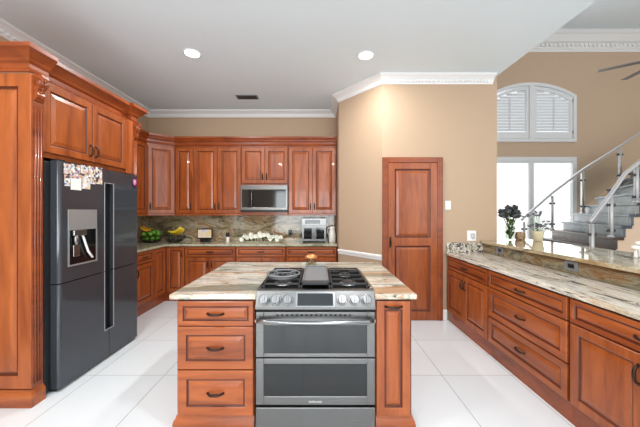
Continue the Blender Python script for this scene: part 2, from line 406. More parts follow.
# arched window with plantation shutters
fr = MB(); outer = [(WX1, Z1B), *arch_pts(WX0, WX1, Z1S, Z1A), (WX0, Z1B)]
ft = .07; inner = [(WX1-ft, Z1B+ft), *arch_pts(WX0+ft, WX1-ft, Z1S-.02, Z1A-ft), (WX0+ft, Z1B+ft)]
for i in range(len(outer)):
    j = (i+1) % len(outer); A, B, b_, a_ = outer[i], outer[j], inner[j], inner[i]
    fr.quad([(A[0], YH-.05, A[1]), (B[0], YH-.05, B[1]), (b_[0], YH-.05, b_[1]), (a_[0], YH-.05, a_[1])])
    fr.quad([(A[0], YH-.05, A[1]), (B[0], YH-.05, B[1]), (B[0], YH+.06, B[1]), (A[0], YH+.06, A[1])])
    fr.quad([(a_[0], YH-.05, a_[1]), (b_[0], YH-.05, b_[1]), (b_[0], YH+.06, b_[1]), (a_[0], YH+.06, a_[1])])
fr.box(AX-.05, AX+.05, YH-.045, YH+.05, Z1B+ft-.01, Z1A-ft)
w1 = struct(fr.build('window_1', 'shutter'))
def arch_z(x):
    c, h = (WX1-WX0)/2-ft, .30; R = (c*c+h*h)/(2*h); return (Z1A-ft)-R+math.sqrt(max(0, R*R-(x-AX)**2))
for x0, x1 in ((WX0+ft+.01, AX-.06), (AX+.06, WX1-ft-.01)):
    sf = MB(); st = .062
    sf.box(x0, x0+st, YH-.03, YH+.01, Z1B+ft+.01, arch_z(x0)-.03); sf.box(x1-st, x1, YH-.03, YH+.01, Z1B+ft+.01, arch_z(x1)-.03)
    sf.box(x0+st, x1-st, YH-.03, YH+.01, Z1B+ft+.01, Z1B+ft+.16)
    k = 8; xs = [x0+st+(x1-x0-2*st)*i/k for i in range(k+1)]
    for a, b in zip(xs, xs[1:]):
        za, zb = arch_z(a)-.02, arch_z(b)-.02
        for y in (YH-.03, YH+.01): sf.quad([(a, y, za-.07), (b, y, zb-.07), (b, y, zb), (a, y, za)])
        sf.quad([(a, YH-.03, za-.07), (b, YH-.03, zb-.07), (b, YH+.01, zb-.07), (a, YH+.01, za-.07)])
    sh = sf.build('shutter_frame', 'shutter', w1)
    lv = MB(); z = Z1B+ft+.215; 
    while z < Z1A-ft-.10:
        xa, xb = x0+st+.004, x1-st-.004
        lim = [x for x in [xa+(xb-xa)*i/40 for i in range(41)] if arch_z(x)-.10 > z]
        if len(lim) > 4:
            a, b = lim[0], lim[-1]; t = 1.12
            p = [(-.036*math.cos(t), -.036*math.sin(t)), (.036*math.cos(t), .036*math.sin(t))]
            q = (-.004*math.sin(t), .004*math.cos(t))
            A = [(x, YH-.01+p[i][0]+sg*q[0], z+p[i][1]+sg*q[1]) for x in (a, b) for i, sg in ((0, 1), (1, 1), (1, -1), (0, -1))]
            for i in range(4): j = (i+1) % 4; lv.quad([A[i], A[j], A[4+j], A[4+i]])
            lv.quad(A[:4]); lv.quad(A[4:])
        z += .068
    lv.build('louvres', 'shutter', sh)
    MB().box((x0+x1)/2-.008, (x0+x1)/2+.008, YH-.06, YH-.045, Z1B+ft+.2, Z1S-.05).build('tilt_rod', 'shutter', sh)
for z in (Z1B+.22, Z1S-.12): MB().box(WX1-ft-.03, WX1-ft-.01, YH-.056, YH-.052, z-.04, z+.04).build('hinge', 'silver', w1)
pn = MB(); ap2 = [(WX1-.03, Z1B+.03), *arch_pts(WX0+.03, WX1-.03, Z1S-.01, Z1A-.03), (WX0+.03, Z1B+.03)]
pn.bm.faces.new([pn.bm.verts.new((x, YH+.08, z)) for x, z in ap2]); pn.build('pane', 'daylit_pane', w1)

# lower window with drawn shades
f2 = MB(); t = .09
f2.box(WX0, WX0+t, YH-.05, YH+.05, Z2B, Z2T); f2.box(WX1-t, WX1, YH-.05, YH+.05, Z2B, Z2T)
f2.box(WX0+t, WX1-t, YH-.05, YH+.05, Z2T-t, Z2T); f2.box(WX0+t, WX1-t, YH-.05, YH+.05, Z2B, Z2B+t); f2.box(AX-.055, AX+.055, YH-.04, YH+.05, Z2B+t, Z2T-t)
w2 = struct(f2.build('window_2', 'shutter'))
for a, b in ((WX0+t, AX-.055), (AX+.055, WX1-t)):
    MB().box(a+.004, b-.004, YH+.02, YH+.028, Z2B+t, Z2T-t).build('shade', 'shade', w2)
    MB().box(a+.004, b-.004, YH-.02, YH+.016, Z2T-t-.05, Z2T-t).build('shade_cassette', 'shutter', w2)

# crown mouldings
prof = [(0, ZC-.112), (.012, ZC-.112), (.016, ZC-.098), (.026, ZC-.088), (.032, ZC-.064), (.072, ZC-.035), (.085, ZC-.03), (.10, ZC-.02), (.10, ZC-.001), (0, ZC-.001)]
cpath = [(XL, Y0), (XL, YB), (.32, YB), (.32, 4.40), (.85, YD), (XE-.06, YD)]
cr = MB().sweep(prof, cpath)
def dentils(m, a, b, nrm, u0, u1, z0, z1, w, gap):
    a, b, nrm = Vector(a), Vector(b), Vector(nrm); d = (b-a); L = d.length; d /= L; t = gap
    while t+w < L:
        q = [a+d*t+nrm*u0, a+d*(t+w)+nrm*u0, a+d*(t+w)+nrm*u1, a+d*t+nrm*u1]
        m.prism([(v.x, v.y) for v in q], z0, z1); t += w+gap
dentils(cr, (.9, YD), (XE-.1, YD), (0, -1), .022, .048, ZC-.094, ZC-.066, .022, .02)
dentils(cr, (XL, .5), (XL, 5.0), (1, 0), .022, .048, ZC-.094, ZC-.066, .03, .03)
struct(cr.build('trim_1', 'white'))
hp = [(0, ZH-.44), (.02, ZH-.44), (.03, ZH-.40), (.05, ZH-.38), (.05, ZH-.25), (.09, ZH-.24), (.14, ZH-.10), (.17, ZH-.08), (.17, ZH-.001), (0, ZH-.001)]
hc = MB().sweep(hp, [(XE, YH), (XH, YH)]); dentils(hc, (XE+.1, YH), (XH-.2, YH), (0, -1), .05, .08, ZH-.34, ZH-.27, .05, .05)
struct(hc.build('trim_2', 'white'))
# chair rail on the slanted wall, baseboards
rp = [(0, .79), (.012, .79), (.016, .815), (.028, .83), (.03, .85), (.014, .862), (0, .862)]
struct(MB().sweep(rp, [(.322, 4.398), (.852, YD-.002)]).build('trim_3', 'white'))
bp_ = [(0, .001), (.014, .001), (.014, .12), (.008, .14), (0, .14)]
struct(MB().sweep(bp_, [(1.65, YD-.001), (1.705, YD-.001)]).build('baseboard_right', 'white'))
struct(MB().sweep(bp_, [(.36, 4.35), (.84, YD+.01)]).build('baseboard_left', 'white'))

# ------------------------------------------------------------------ pantry door (door_1)
def X_(px, s): return (px-318)/s
sD = 75.3
dx0, dx1, dzt = X_(382.0, sD), X_(442.3, sD), 2.157
ca = MB(); cw = .075
cas = [(0, 0), (.0, .012), (.012, .022), (.055, .026), (.07, .02), (.075, .01), (.075, 0)]
for x0, x1, z0, z1 in ((dx0, dx0+cw, 0, dzt), (dx1-cw, dx1, 0, dzt), (dx0+cw, dx1-cw, dzt-cw, dzt)):
    ca.box(x0, x1, YD-.03, YD-.001, z0+.001, z1, .006)
for s_, xx in ((1, dx0), (-1, dx1)):
    ca.box(min(xx+s_*.02, xx+s_*.05), max(xx+s_*.02, xx+s_*.05), YD-.036, YD-.028, .002, dzt-.02, .003)
door = struct(ca.build('door_1', ['wood_dark', 'glaze']))
DR = [(0, 0), (0, -.012), (.002, -.014)]
dl = MB(); a, b = dx0+cw+.003, dx1-cw-.003; dz1 = dzt-cw-.003; yd = YD-.004
def tr(m, dy): bmesh.ops.translate(m.bm, verts=m.bm.verts[:], vec=(0, dy, 0))
st = .085; zr0, zr1 = 1.44-(245.5-211.5)/sD, 1.44-(237.5-211.5)/sD; zb = .12
dl.box(a, b, -.012, 0, .006, dz1)
dl.box(a, a+st, -.022, -.012, .006, dz1, .002); dl.box(b-st, b, -.022, -.012, .006, dz1, .002)
dl.box(a+st, b-st, -.022, -.012, dz1-st*.9, dz1, .002); dl.box(a+st, b-st, -.022, -.012, zr0, zr1, .002); dl.box(a+st, b-st, -.022, -.012, .006, zb, .002)
pr = [(0, -.012), (0, -.0195), (.01, -.014), (.016, -.0125), (.024, -.0125), (.05, -.020), (.053, -.0205)]
for z0, z1 in ((zb, zr0), (zr1, dz1-st*.9)): dl.raised(a+st, b-st, z0, z1, pr, gl=(1, 2, 3))
tr(dl, yd); dlo = dl.build('panel', ['wood', 'glaze'], door)
hd = MB(); hx, hz = a+.025, 1.44-(242-211.5)/sD
hd.box(hx-.012, hx+.012, yd-.03, yd-.022, hz-.07, hz+.07, .003); hd.tube([(hx, yd-.03, hz+.03), (hx, yd-.06, hz+.02), (hx, yd-.06, hz-.04)], .008); hd.build('handle', 'bronze', dlo)

# ------------------------------------------------------------------ cabinet kit
def pull(parent, x, y, z, vert=False, L=.1, mtl='bronze'):
    m = MB(); n = 9; pts = []
    for i in range(n):
        t = -1+2*i/(n-1); u = t*L/2; o = .024*(1-abs(t)**4)
        pts.append((x, y-o-.002, z+u) if vert else (x+u, y-o-.002, z))
    m.tube(pts, [.006+.003*math.sin(PI*i/(n-1)) for i in range(n)], 8)
    for sg in (-1, 1):
        c = (x, y, z+sg*L/2) if vert else (x+sg*L/2, y, z)
        m.lathe([(.009, 0), (.009, -.003), (.005, -.006)], c, 12, 'y')
    return m.build('handle', mtl, parent)

def front(parent, kind, x0, x1, z0, z1, handle=None, y=0, name=None):
    w, h = x1-x0, z1-z0; k = min(1, min(w, h)/.30); k = max(k, .55); f = .058*k
    rings = [(0, y), (0, y-.017), (.004, y-.021), (f-.004, y-.021), (f, y-.019), (f+.004, y-.012), (f+.012, y-.0105), (f+.012+.03*k, y-.019), (f+.015+.03*k, y-.0195)]
    m = MB().raised(x0, x1, z0, z1, rings, gl=(4, 5))
    o = m.build(name or kind, ['wood_flat' if kind == 'drawer' else 'wood', 'glaze'], parent)
    if handle == 'h': pull(o, (x0+x1)/2, y-.0195, (z0+z1)/2)
    elif handle == 'L': pull(o, x0+.03, y-.021, (z0+.11 if z0 > 1.2 else z1-.11), True)
    elif handle == 'R': pull(o, x1-.03, y-.021, (z0+.11 if z0 > 1.2 else z1-.11), True)
    return o

def cabinet(name, label, loc, rz, w, d, z0, z1, fronts, group=None, plinth=None, cat='cabinet', plinth_out=-.012):
    t = thing(name, label, cat, loc, rz, group)
    b = MB(); b.box(.001, w-.001, 0, d, z0, z1, .0015); b.box(.008, w-.008, -.0008, .001, z0+.008, z1-.006, mi=1); b.build('body', ['wood_dark', 'gap'], t)  # thin dark sheet paints the shade between the fronts
    if plinth: MB().box(.001, w-.001, -plinth_out, d, .001, plinth-.001, .002).build('plinth', 'wood_dark', t)
    for f in fronts: front(t, *f)
    return t

# ------------------------------------------------------------------ right-hand counter
XR = 1.71; CT = .90
DZ = (.70, .855); DO = (.155, .69)
U = .913; R_ = -PI/2
cabinet('base_cabinet', 'cherry base cabinet beside the pantry door, one drawer over two doors', (XR, 3.745, 0), R_, U, .45, .14, .868,
        [('drawer', .02, U-.01, *DZ, 'h'), ('door', .02, U/2-.003, *DO, 'R'), ('door', U/2+.003, U-.01, *DO, 'L')], plinth=.14)
cabinet('base_cabinet', 'cherry base cabinet of three wide drawers under the right counter', (XR, 3.745-U, 0), R_, U, .45, .14, .868,
        [('drawer', .012, U-.012, *DZ, 'h'), ('drawer', .012, U-.012, .41, .69, 'h'), ('drawer', .012, U-.012, .155, .40, 'h')], plinth=.14)
cabinet('base_cabinet', 'cherry base cabinet with tall doors at the right edge of the photo', (XR, 3.745-2*U, 0), R_, U, .45, .14, .868,
        [('drawer', .012, U-.012, *DZ, 'h'), ('door', .012, U/2-.003, *DO, 'R'), ('door', U/2+.003, U-.012, *DO, 'L')], plinth=.14)
tag(MB().box(1.68, 2.178, .95, 3.768, .87, CT, .004).build('worktop', 'stone_right'), 'beige granite worktop with black streaks along the right counter', 'worktop')
struct(MB().box(2.20, XE, .95, 3.765, 0, 1.021).build('wall_bar', 'wall'))
tag(MB().box(2.18, 2.199, .95, 3.765, CT+.001, 1.021, .001).build('backsplash', 'stone_barsplash'), 'low rust and green granite backsplash below the raised bar', 'backsplash')
tag(MB().prism([(2.15, .85), (2.95, .85), (2.95, 4.0), (XE+.004, 4.0), (XE+.004, 3.766), (2.15, 3.766)], 1.022, 1.056, bev=.004).build('bar_ledge', 'stone_bar'), 'raised polished granite bar ledge with vases and ornaments on it', 'bar top')
tag(MB().box(1.70, 2.178, 3.750, 3.771, CT+.001, 1.03, .001).build('backsplash', 'stone_speckled'), 'short speckled granite upstand beneath the white wall outlet', 'backsplash')
def stone_outlet(yc, zc, label):
    t = thing('power_outlet', label, 'outlet', (2.179, yc, zc), R_)
    MB().box(-.065, .065, -.006, 0, -.04, .04, .002).build('plate', 'griddle', t)
    MB().box(-.03, .03, -.009, -.0055, -.018, .018, .002).build('socket', 'black', t)
stone_outlet(3.40, .975, 'dark power outlet in the bar backsplash nearest the pantry wall')
stone_outlet(2.44, .972, 'dark power outlet with grey plate midway along the bar backsplash')

# ------------------------------------------------------------------ island
IY = 1.865; IS = 152.3
ix = lambda px: (px-318)/IS
def plinth_ogee(t, w, d):
    pr = [(0, .001), (.024, .001), (.024, .062), (.018, .078), (.008, .090), (.004, .104), (0, .104)]
    return MB().sweep(pr, [(.0, 0), (w, 0)]) 
def island_unit(name, label, x0, x1, fronts, out_side):
    w = x1-x0; t = thing(name, label, 'cabinet', (x0, IY, 0))
    b = MB(); b.box(0, w, 0, .98, .104, .866, .002); b.box(.008, w-.003, -.0008, .001, .108, .862, mi=1); b.build('body', ['wood_dark', 'gap'], t)  # front sheet coloured dark as the shade between drawers
    pr = [(0, .001), (.022, .001), (.022, .055), (.017, .075), (.007, .088), (.004, .103), (0, .103)]
    path = [(0, .98), (0, 0), (w, 0)] if out_side < 0 else [(0, 0), (w, 0), (w, .98)]
    MB().sweep(pr, path).build('plinth', 'wood_flat', t)
    MB().box(.002, w-.002, .004, .97, .001, .1).build('base', 'wood_dark', t)
    for f in fronts: front(t, *f)
    return t
xa, xb = ix(177.3), ix(254.6)
wI = xb-xa
island_unit('island_cabinet', 'three drawer cherry island cabinet left of the range', xa, xb,
            [('drawer', .012, wI-.004, .695, .855, 'h'), ('drawer', .012, wI-.004, .413, .690, 'h'), ('drawer', .012, wI-.004, .112, .405, 'h')], -1)
xc, xd = ix(375.4), ix(411.4); wJ = xd-xc
iu = island_unit('island_cabinet', 'narrow cherry pull-out island cabinet right of the range', xc, xd, [], 1)
m = MB(); f = .052
m.raised(.004, wJ-.012, .112, .855, [(0, 0), (0, -.017), (.003, -.02), (f-.004, -.02), (f, -.018), (f+.004, -.010), (f+.014, -.008), (f+.030, -.017), (f+.033, -.0175)], gl=(4, 5))
po = m.build('pull_out_front', ['wood', 'glaze'], iu); pull(po, wJ/2-.004, -.02, .822, L=.105)
cx0, cx1 = -.405, .371
tag(MB().prism([(-.968, 1.8455), (cx0, 1.8455), (cx0, 2.50), (cx1, 2.50), (cx1, 1.8455), (.645, 1.8455), (.645, 3.03), (-.968, 3.03)], .867, CT, bev=.005).build('island_worktop', 'stone_island'),
    'beige striped granite worktop around the range on the island', 'worktop')

# ------------------------------------------------------------------ range
RX0, RX1 = -.4020, .3680; RW = RX1-RX0; RC = (RX0+RX1)/2
rg = thing('gas_range', 'stainless double oven gas range set into the island', 'range', (RC, 1.82, 0))
h = RW/2
MB().box(-h, h, .045, .66, .03, .905, .002).build('body', 'blackss_side', rg)
for x in (-h+.05, h-.05):
    for y in (.09, .6): MB().lathe([(.018, .001), (.018, .03)], (x, y, 0), 12).build('foot', 'black', rg)
# control panel, leaning back
cp = MB(); pts = [(0, .812), (.0, .826), (.042, .918), (.052, .925), (.085, .925), (.085, .812)]
A = [cp.bm.verts.new((-h, y, z)) for y, z in pts]; B = [cp.bm.verts.new((h, y, z)) for y, z in pts]
for i in range(len(pts)):
    j = (i+1) % len(pts); cp.bm.faces.new((A[i], A[j], B[j], B[i]))
cp.bm.faces.new(A); cp.bm.faces.new(B)
cpo = cp.build('control_panel', 'stainless', rg)
nrm = Vector((0, -.092, .042)).normalized(); tz = Vector((0, .042, .092)).normalized()
def onpanel(x, s, out): # s: 0 bottom..1 top of the slanted face
    p = Vector((0, 0, .826)) + Vector((0, .042, .092))*s + nrm*out; return Vector((x, p.y, p.z))
def slab(x0, x1, s0, s1, o0, o1, name, mt, par):
    m = MB(); P = [onpanel(x, s, o) for o in (o0, o1) for x, s in ((x0, s0), (x1, s0), (x1, s1), (x0, s1))]
    vs = [m.bm.verts.new(p) for p in P]
    for q in ((3, 2, 1, 0), (4, 5, 6, 7), (0, 1, 5, 4), (1, 2, 6, 5), (2, 3, 7, 6), (3, 0, 4, 7)): m.bm.faces.new([vs[i] for i in q])
    return m.build(name, mt, par)
px = lambda p: (p-314.9)/155.0
slab(px(295.3), px(334.3), .02, .92, .0005, .004, 'display_bezel', 'stainless_light', cpo)
slab(px(297.0), px(332.6), .09, .85, .0045, .006, 'display', 'blackgloss', cpo)
for p in (263.8, 275.4, 287.3, 341.6, 354.0, 366.0):
    c = onpanel(px(p), .44, 0); q = nrm.to_track_quat('Z', 'Y').to_matrix().to_4x4()
    m = MB(); m.lathe([(.036, 0), (.036, .006), (.033, .009)], n=24); 
    bmesh.ops.transform(m.bm, matrix=Matrix.Translation(c+nrm*.0005) @ q, verts=m.bm.verts[:])
    kb = m.build('knob', 'stainless_light', cpo)
    m = MB(); m.lathe([(.028, .010), (.027, .034), (.024, .038)], n=24); m.box(-.006, .006, -.026, .026, .034, .046, .002)
    bmesh.ops.transform(m.bm, matrix=Matrix.Translation(c) @ q, verts=m.bm.verts[:]); m.build('grip', 'stainless_light', kb)
def oven_door(z0, z1, wz0, wz1, handle):
    x0, x1 = -h+.003, h-.003; wx0, wx1 = px(263.6), px(366.2)
    m = MB(); m.box(x0, wx0, 0, .042, z0, z1, .003); m.box(wx1, x1, 0, .042, z0, z1, .003); m.box(wx0, wx1, 0, .042, z0, wz0, .003); m.box(wx0, wx1, 0, .042, wz1, z1, .003)
    m.box(wx0-.001, wx1+.001, .012, .042, wz0-.001, wz1+.001)
    d = m.build('oven_door', 'stainless', rg)
    MB().box(wx0+.001, wx1-.001, .003, .011, wz0+.001, wz1-.001).build('window', 'ovenglass', d)
    if handle:
        m = MB(); n = 15; pts = []
        for i in range(n):
            t = -1+2*i/(n-1); pts.append((t*(h-.015), -.028-.032*(1-t*t), handle))
        m.tube(pts, .0125, 10)
        for sx in (-1, 1): m.box(sx*(h-.015)-.012, sx*(h-.015)+.012, -.032, .002, handle-.011, handle+.011, .003)
        m.build('door_handle', 'stainless_light', d)
        m = MB(); 
        for i in range(16): m.box(-.25+i*.031, -.235+i*.031, -.001, .002, z1-.026, z1-.014)
        m.build('vent_slots', 'black', d)
    return d
oven_door(.506, .796, 1.44-(353.5-211.5)/156, 1.44-(325.5-211.5)/156, .748)
od = oven_door(.200, .497, 1.44-(396.5-211.5)/156, 1.44-(364-211.5)/156, None)
MB().box(-h+.003, h-.003, 0, .042, .035, .182, .003).build('storage_drawer', 'stainless', rg)
MB().box(-h+.002, h-.002, .03, .06, .182, .812).build('door_gap', 'black', rg)
tx = bpy.data.curves.new('brand_mark', 'FONT'); tx.body = 'SAMSUNG'; tx.size = .017; tx.align_x = 'CENTER'; tx.extrude = .0004; tx.space_character = 1.1
to_ = bpy.data.objects.new('brand_curve', tx); C.objects.link(to_); bpy.context.view_layer.update()
me_ = bpy.data.meshes.new_from_object(to_.evaluated_get(bpy.context.evaluated_depsgraph_get())); bpy.data.objects.remove(to_)
to = bpy.data.objects.new('brand_mark', me_); C.objects.link(to); me_.materials.clear(); me_.materials.append(M['plastic']); to.parent = od; to.location = (0, -.001, 1.44-(402.6-211.5)/156); to.rotation_euler = (PI/2, 0, 0)
# cooktop
ck = MB(); ck.box(-h, h, .086, .665, .906, .918, .003); ct = ck.build('cooktop', 'cookglass', rg)
MB().box(-h, -h+.022, .087, .665, .9185, .930, .003).build('side_rim', 'blackss', rg)
MB().box(h-.022, h, .087, .665, .9185, .930, .003).build('side_rim', 'stainless', rg)
MB().box(-h+.023, h-.023, .64, .665, .9185, .934, .003).build('back_vent', 'black', rg)
def grate(x0, x1, y0, y1):
    m = MB(); z0, z1 = .944, .956; b = .011
    m.box(x0, x1, y0, y0+b, z0, z1, .002); m.box(x0, x1, y1-b, y1, z0, z1, .002); m.box(x0, x0+b, y0, y1, z0, z1, .002); m.box(x1-b, x1, y0, y1, z0, z1, .002)
    ym = (y0+y1)/2; m.box(x0, x1, ym-b/2, ym+b/2, z0, z1, .002)
    xm = (x0+x1)/2
    for yc in ((y0*3+y1)/4, (y0+3*y1)/4):
        for a, bb in ((x0, xm-.035), (xm+.035, x1)): m.box(a, bb, yc-b/2, yc+b/2, z0, z1, .002)
        m.box(xm-b/2, xm+b/2, yc-.13, yc-.035, z0, z1, .002); m.box(xm-b/2, xm+b/2, yc+.035, yc+.13, z0, z1, .002)
    for x in (x0, x1-b):
        for y in (y0, y1-b, ym-b/2): m.box(x, x+b, y, y+b, .9185, z0)
    return m.build('grate', 'iron', rg)
gy0, gy1 = .10, .63
grate(-h+.03, -.105, gy0, gy1); grate(.105, h-.03, gy0, gy1)
gm = MB(); gm.box(-.10, .10, gy0, gy0+.011, .944, .956); gm.box(-.10, .10, gy1-.011, gy1, .944, .956); gm.box(-.10, -.089, gy0, gy1, .944, .956); gm.box(.089, .10, gy0, gy1, .944, .956)
for x in (-.10, .089):
    for y in (gy0, gy1-.011): gm.box(x, x+.011, y, y+.011, .9185, .944)
gm.build('grate', 'iron', rg)
for x in (-.235, .235):
    for y, r in ((.232, .052), (.497, .042)):
        b = MB().lathe([(r+.012, .9185), (r+.012, .923), (r, .926), (r-.004, .934)], (x, y, 0), 28).build('burner', 'alu', rg)
        MB().lathe([(r-.008, .9345), (r-.006, .940), (r-.012, .9425)], (x, y, 0), 28).build('burner_cap', 'iron', b)
# wok ring over the back-left burner, griddle plate in the middle: loose pieces lying on the grates
wk = MB(); wk.ring((0, 0, .028), .120, .0065, 36); wk.ring((0, 0, .008), .10, .005, 36)
for i in range(4):
    a = PI/4+i*PI/2; wk.box(-.004, .004, -.004, .004, 0, .001); wk.tube([(.10*math.cos(a), .10*math.sin(a), .007), (.120*math.cos(a), .120*math.sin(a), .028)], .006)
    wk.tube([(.120*math.cos(a), .120*math.sin(a), .028), (.045*math.cos(a), .045*math.sin(a), .022)], .005)
wo = wk.build('wok_ring', 'griddle'); wo.location = (RC-.238, 1.82+.275, .957); tag(wo, 'round cast iron wok ring on the left burners of the range', 'wok ring')
gr = thing('griddle', 'grey griddle plate lying across the middle of the range', 'griddle', (RC, 1.82, .957))
g = MB(); g.box(-.088, .088, .105, .60, 0.001, .014, .004)
for b in ((-.088, -.080, .105, .60), (.080, .088, .105, .60), (-.08, .08, .592, .60)): g.box(*b, .014, .026, .002)
g.build('plate', 'griddle', gr)
g = MB(); g.box(-.085, .085, .070, .104, .001, .018, .004); g.build('drip_tray', 'iron', gr)

# copper lidded jar behind the range
jr = thing('jar', 'glass jar with copper lid standing behind the range on the island', 'jar', (-.065, 2.68, CT+.001))
MB().lathe([(.045, 0), (.052, .006), (.052, .09), (.046, .10), (.046, .096), (.048, .09), (.048, .008), (.001, .007)], n=24).build('glass_body', 'vaseglass', jr)
MB().lathe([(.035, .008), (.035, .05), (.02, .056)], n=16).build('contents', 'tan_stone', jr)
MB().lathe([(.058, .10), (.062, .106), (.058, .120), (.03, .136), (.008, .139)], n=24).build('lid', 'copper', jr)

# ------------------------------------------------------------------ refrigerator column on the left
XF = -2.12
tp = thing('tall_cabinet', 'tall cherry end cabinet with fluted corner beside the refrigerator', 'cabinet', (0, 0, 0))
MB().box(XL+.002, XF, 2.118, 2.186, .001, 2.47, .002).build('body', 'wood', tp)
fm = MB().raised(XL+.05, XF-.002, .125, 2.465, [(0, 2.118), (0, 2.102), (.003, 2.099), (.094, 2.099), (.098, 2.101), (.104, 2.110), (.118, 2.112), (.150, 2.101), (.154, 2.100)], gl=(4, 5))
fm.build('raised_panel', ['wood', 'glaze'], tp)
ogee = [(0, .001), (.022, .001), (.022, .085), (.016, .10), (.006, .112), (.003, .122), (0, .122)]
MB().sweep(ogee, [(XL+.05, 2.098), (XF+.002, 2.098), (XF+.002, 2.187)]).build('base_moulding', 'wood_flat', tp)
def flutes(y0, y1, parent):
    m = MB(); n = 3; w = (y1-y0-.02)/n
    m.box(XF, XF+.006, y0, y1, .124, 2.26, .001)
    for i in range(n):
        yc = y0+.01+w*(i+.5); m.tube([(XF+.006, yc, .16), (XF+.006, yc, 2.22)], w*.36, 8)
    return m.build('fluting', 'wood_dark', parent)
flutes(2.102, 2.185, tp)
def corbel(y0, y1, parent):
    pf = [(0, 2.46), (.062, 2.46), (.064, 2.44), (.058, 2.425), (.060, 2.40), (.050, 2.375), (.034, 2.36), (.030, 2.335), (.034, 2.315), (.028, 2.295), (.014, 2.285), (.010, 2.27), (0, 2.268)]
    m = MB(); A = [m.bm.verts.new((XF+u, y0+.012, z)) for u, z in pf]; B = [m.bm.verts.new((XF+u, y1-.012, z)) for u, z in pf]
    for i in range(len(pf)):
        j = (i+1) % len(pf); m.bm.faces.new((A[i], A[j], B[j], B[i]))
    m.bm.faces.new(A); m.bm.faces.new(B)
    ym = (y0+y1)/2
    for yy in (y0+.012, y1-.012): m.lathe([(.001, -.006), (.026, -.006), (.026, .006), (.001, .006)], (XF+.033, yy, 2.405), 18, 'y')
    for k in range(3): m.box(XF+.02, XF+.068-.006*k, ym-.03+.024*k, ym-.018+.024*k, 2.38, 2.45, .004)
    for k in range(4): m.sphere((XF+.062-.010*k, ym, 2.42-.028*k), .012, n=8)
    return m.build('corbel', 'wood_dark', parent)
corbel(2.104, 2.186, tp)
cprof = [(0, 2.47), (.014, 2.47), (.020, 2.485), (.012, 2.50), (.012, 2.53), (.030, 2.545), (.036, 2.56), (.070, 2.60), (.082, 2.61), (.090, 2.615), (.090, 2.645), (0, 2.645)]
MB().sweep(cprof, [(XL+.05, 2.100), (XF-.014, 2.100), (XF-.014, 2.238)]).build('crown', 'wood_dark', tp)

oc = thing('overhead_cabinet', 'cherry two door cabinet above the refrigerator', 'cabinet', (0, 0, 0))
MB().box(XL+.002, XF-.02, 2.188, 3.14, 1.865, 2.47, .002).build('body', 'wood', oc)
MB().box(XL+.002, XF, 3.248, 3.325, .001, 2.47, .002).build('side_panel', 'wood', oc)
flutes(3.247, 3.323, oc); corbel(3.248, 3.322, oc)
MB().box(XF-.022, XF, 3.141, 3.244, 1.865, 2.47, .002).build('stile', 'wood', oc)
MB().sweep(cprof, [(XF-.058, 2.240), (XF-.058, 3.235), (XF-.014, 3.235), (XF-.014, 3.32), (XF-.06, 3.32)]).build('crown', 'wood_dark', oc)
def xfront(parent, y0, y1, z0, z1, handle, xp):
    r = thing('tmp', '', '')  # local frame turned to face +x
    bpy.data.objects.remove(r)
    w, hh = y1-y0, z1-z0; f = .058
    m = MB().raised(0, w, z0, z1, [(0, 0), (0, -.017), (.004, -.021), (f-.004, -.021), (f, -.019), (f+.004, -.012), (f+.012, -.0105), (f+.042, -.019), (f+.045, -.0195)], gl=(4, 5))
    o = m.build('door', ['wood', 'glaze'], parent); o.location = (xp, y0, 0); o.rotation_euler = (0, 0, PI/2)
    pull(o, (w-.03 if handle == 'R' else .03), -.021, z0+.10, True)
xfront(oc, 2.194, 2.672, 1.905, 2.45, 'R', XF-.02); xfront(oc, 2.678, 3.138, 1.905, 2.45, 'L', XF-.02)

# refrigerator
FX = -2.05
fg = thing('refrigerator', 'black stainless four door refrigerator with ice dispenser', 'refrigerator', (0, 0, 0))
FY0, FY1, FZ0, FZ1, FS, FM = 2.25, 3.238, .03, 1.845, 2.788, .862
MB().box(-2.86, FX-.075, FY0-.046, FY1-.006, .02, 1.835, .004).build('body', 'blackss_side', fg)
MB().box(-2.80, FX-.05, FY0+.02, FY1-.02, .002, .03).build('toe_grille', 'black', fg)
def fdoor(y0, y1, z0, z1, slot):
    m = MB(); xi, xo = FX-.070, FX
    # slab in pieces around the recessed grip on the meeting edge
    s0, s1 = (.294, 1.715); a, b = max(z0, s0), min(z1, s1); sw = .058
    if slot == 'hi':   body = [(y0, y1-sw)]; gy = (y1-sw, y1-.001)
    else:              body = [(y0+sw, y1)]; gy = (y0+.001, y0+sw)
    ya, yb = body[0]
    rr = .026; arc = [(xo-rr+rr*math.sin(PI/2*i/6), ya+rr-rr*math.cos(PI/2*i/6)) for i in range(7)]
    brc = [(xo-rr+rr*math.cos(PI/2*i/6), yb-rr+rr*math.sin(PI/2*i/6)) for i in range(7)]
    m.prism([(xi, ya), *(arc if slot == 'hi' else [(xo, ya)]), *(brc if slot == 'lo' else [(xo, yb)]), (xi, yb)], z0, z1)
    if b < z1: m.box(xi, xo, gy[0], gy[1], b, z1)
    if a > z0: m.box(xi, xo, gy[0], gy[1], z0, a)
    m.box(xi, xo-.045, gy[0], gy[1], a, b)
    d = m.build('door', 'blackss', fg)
    g = MB(); g.box(xo-.0445, xo-.040, gy[0]+.001, gy[1]-.001, a+.001, b-.001); g.build('grip_recess', 'black', d)
    e = MB(); yy = gy[0] if slot == 'hi' else gy[1]
    e.box(xo-.002, xo+.003, yy-.004, yy+.004, a, b, .001)
    if b < z1: e.box(xo-.002, xo+.003, gy[0], gy[1], b-.004, b+.004, .001)
    if a > z0: e.box(xo-.002, xo+.003, gy[0], gy[1], a-.004, a+.004, .001)
    e.build('grip_trim', 'silver', d)
    return d
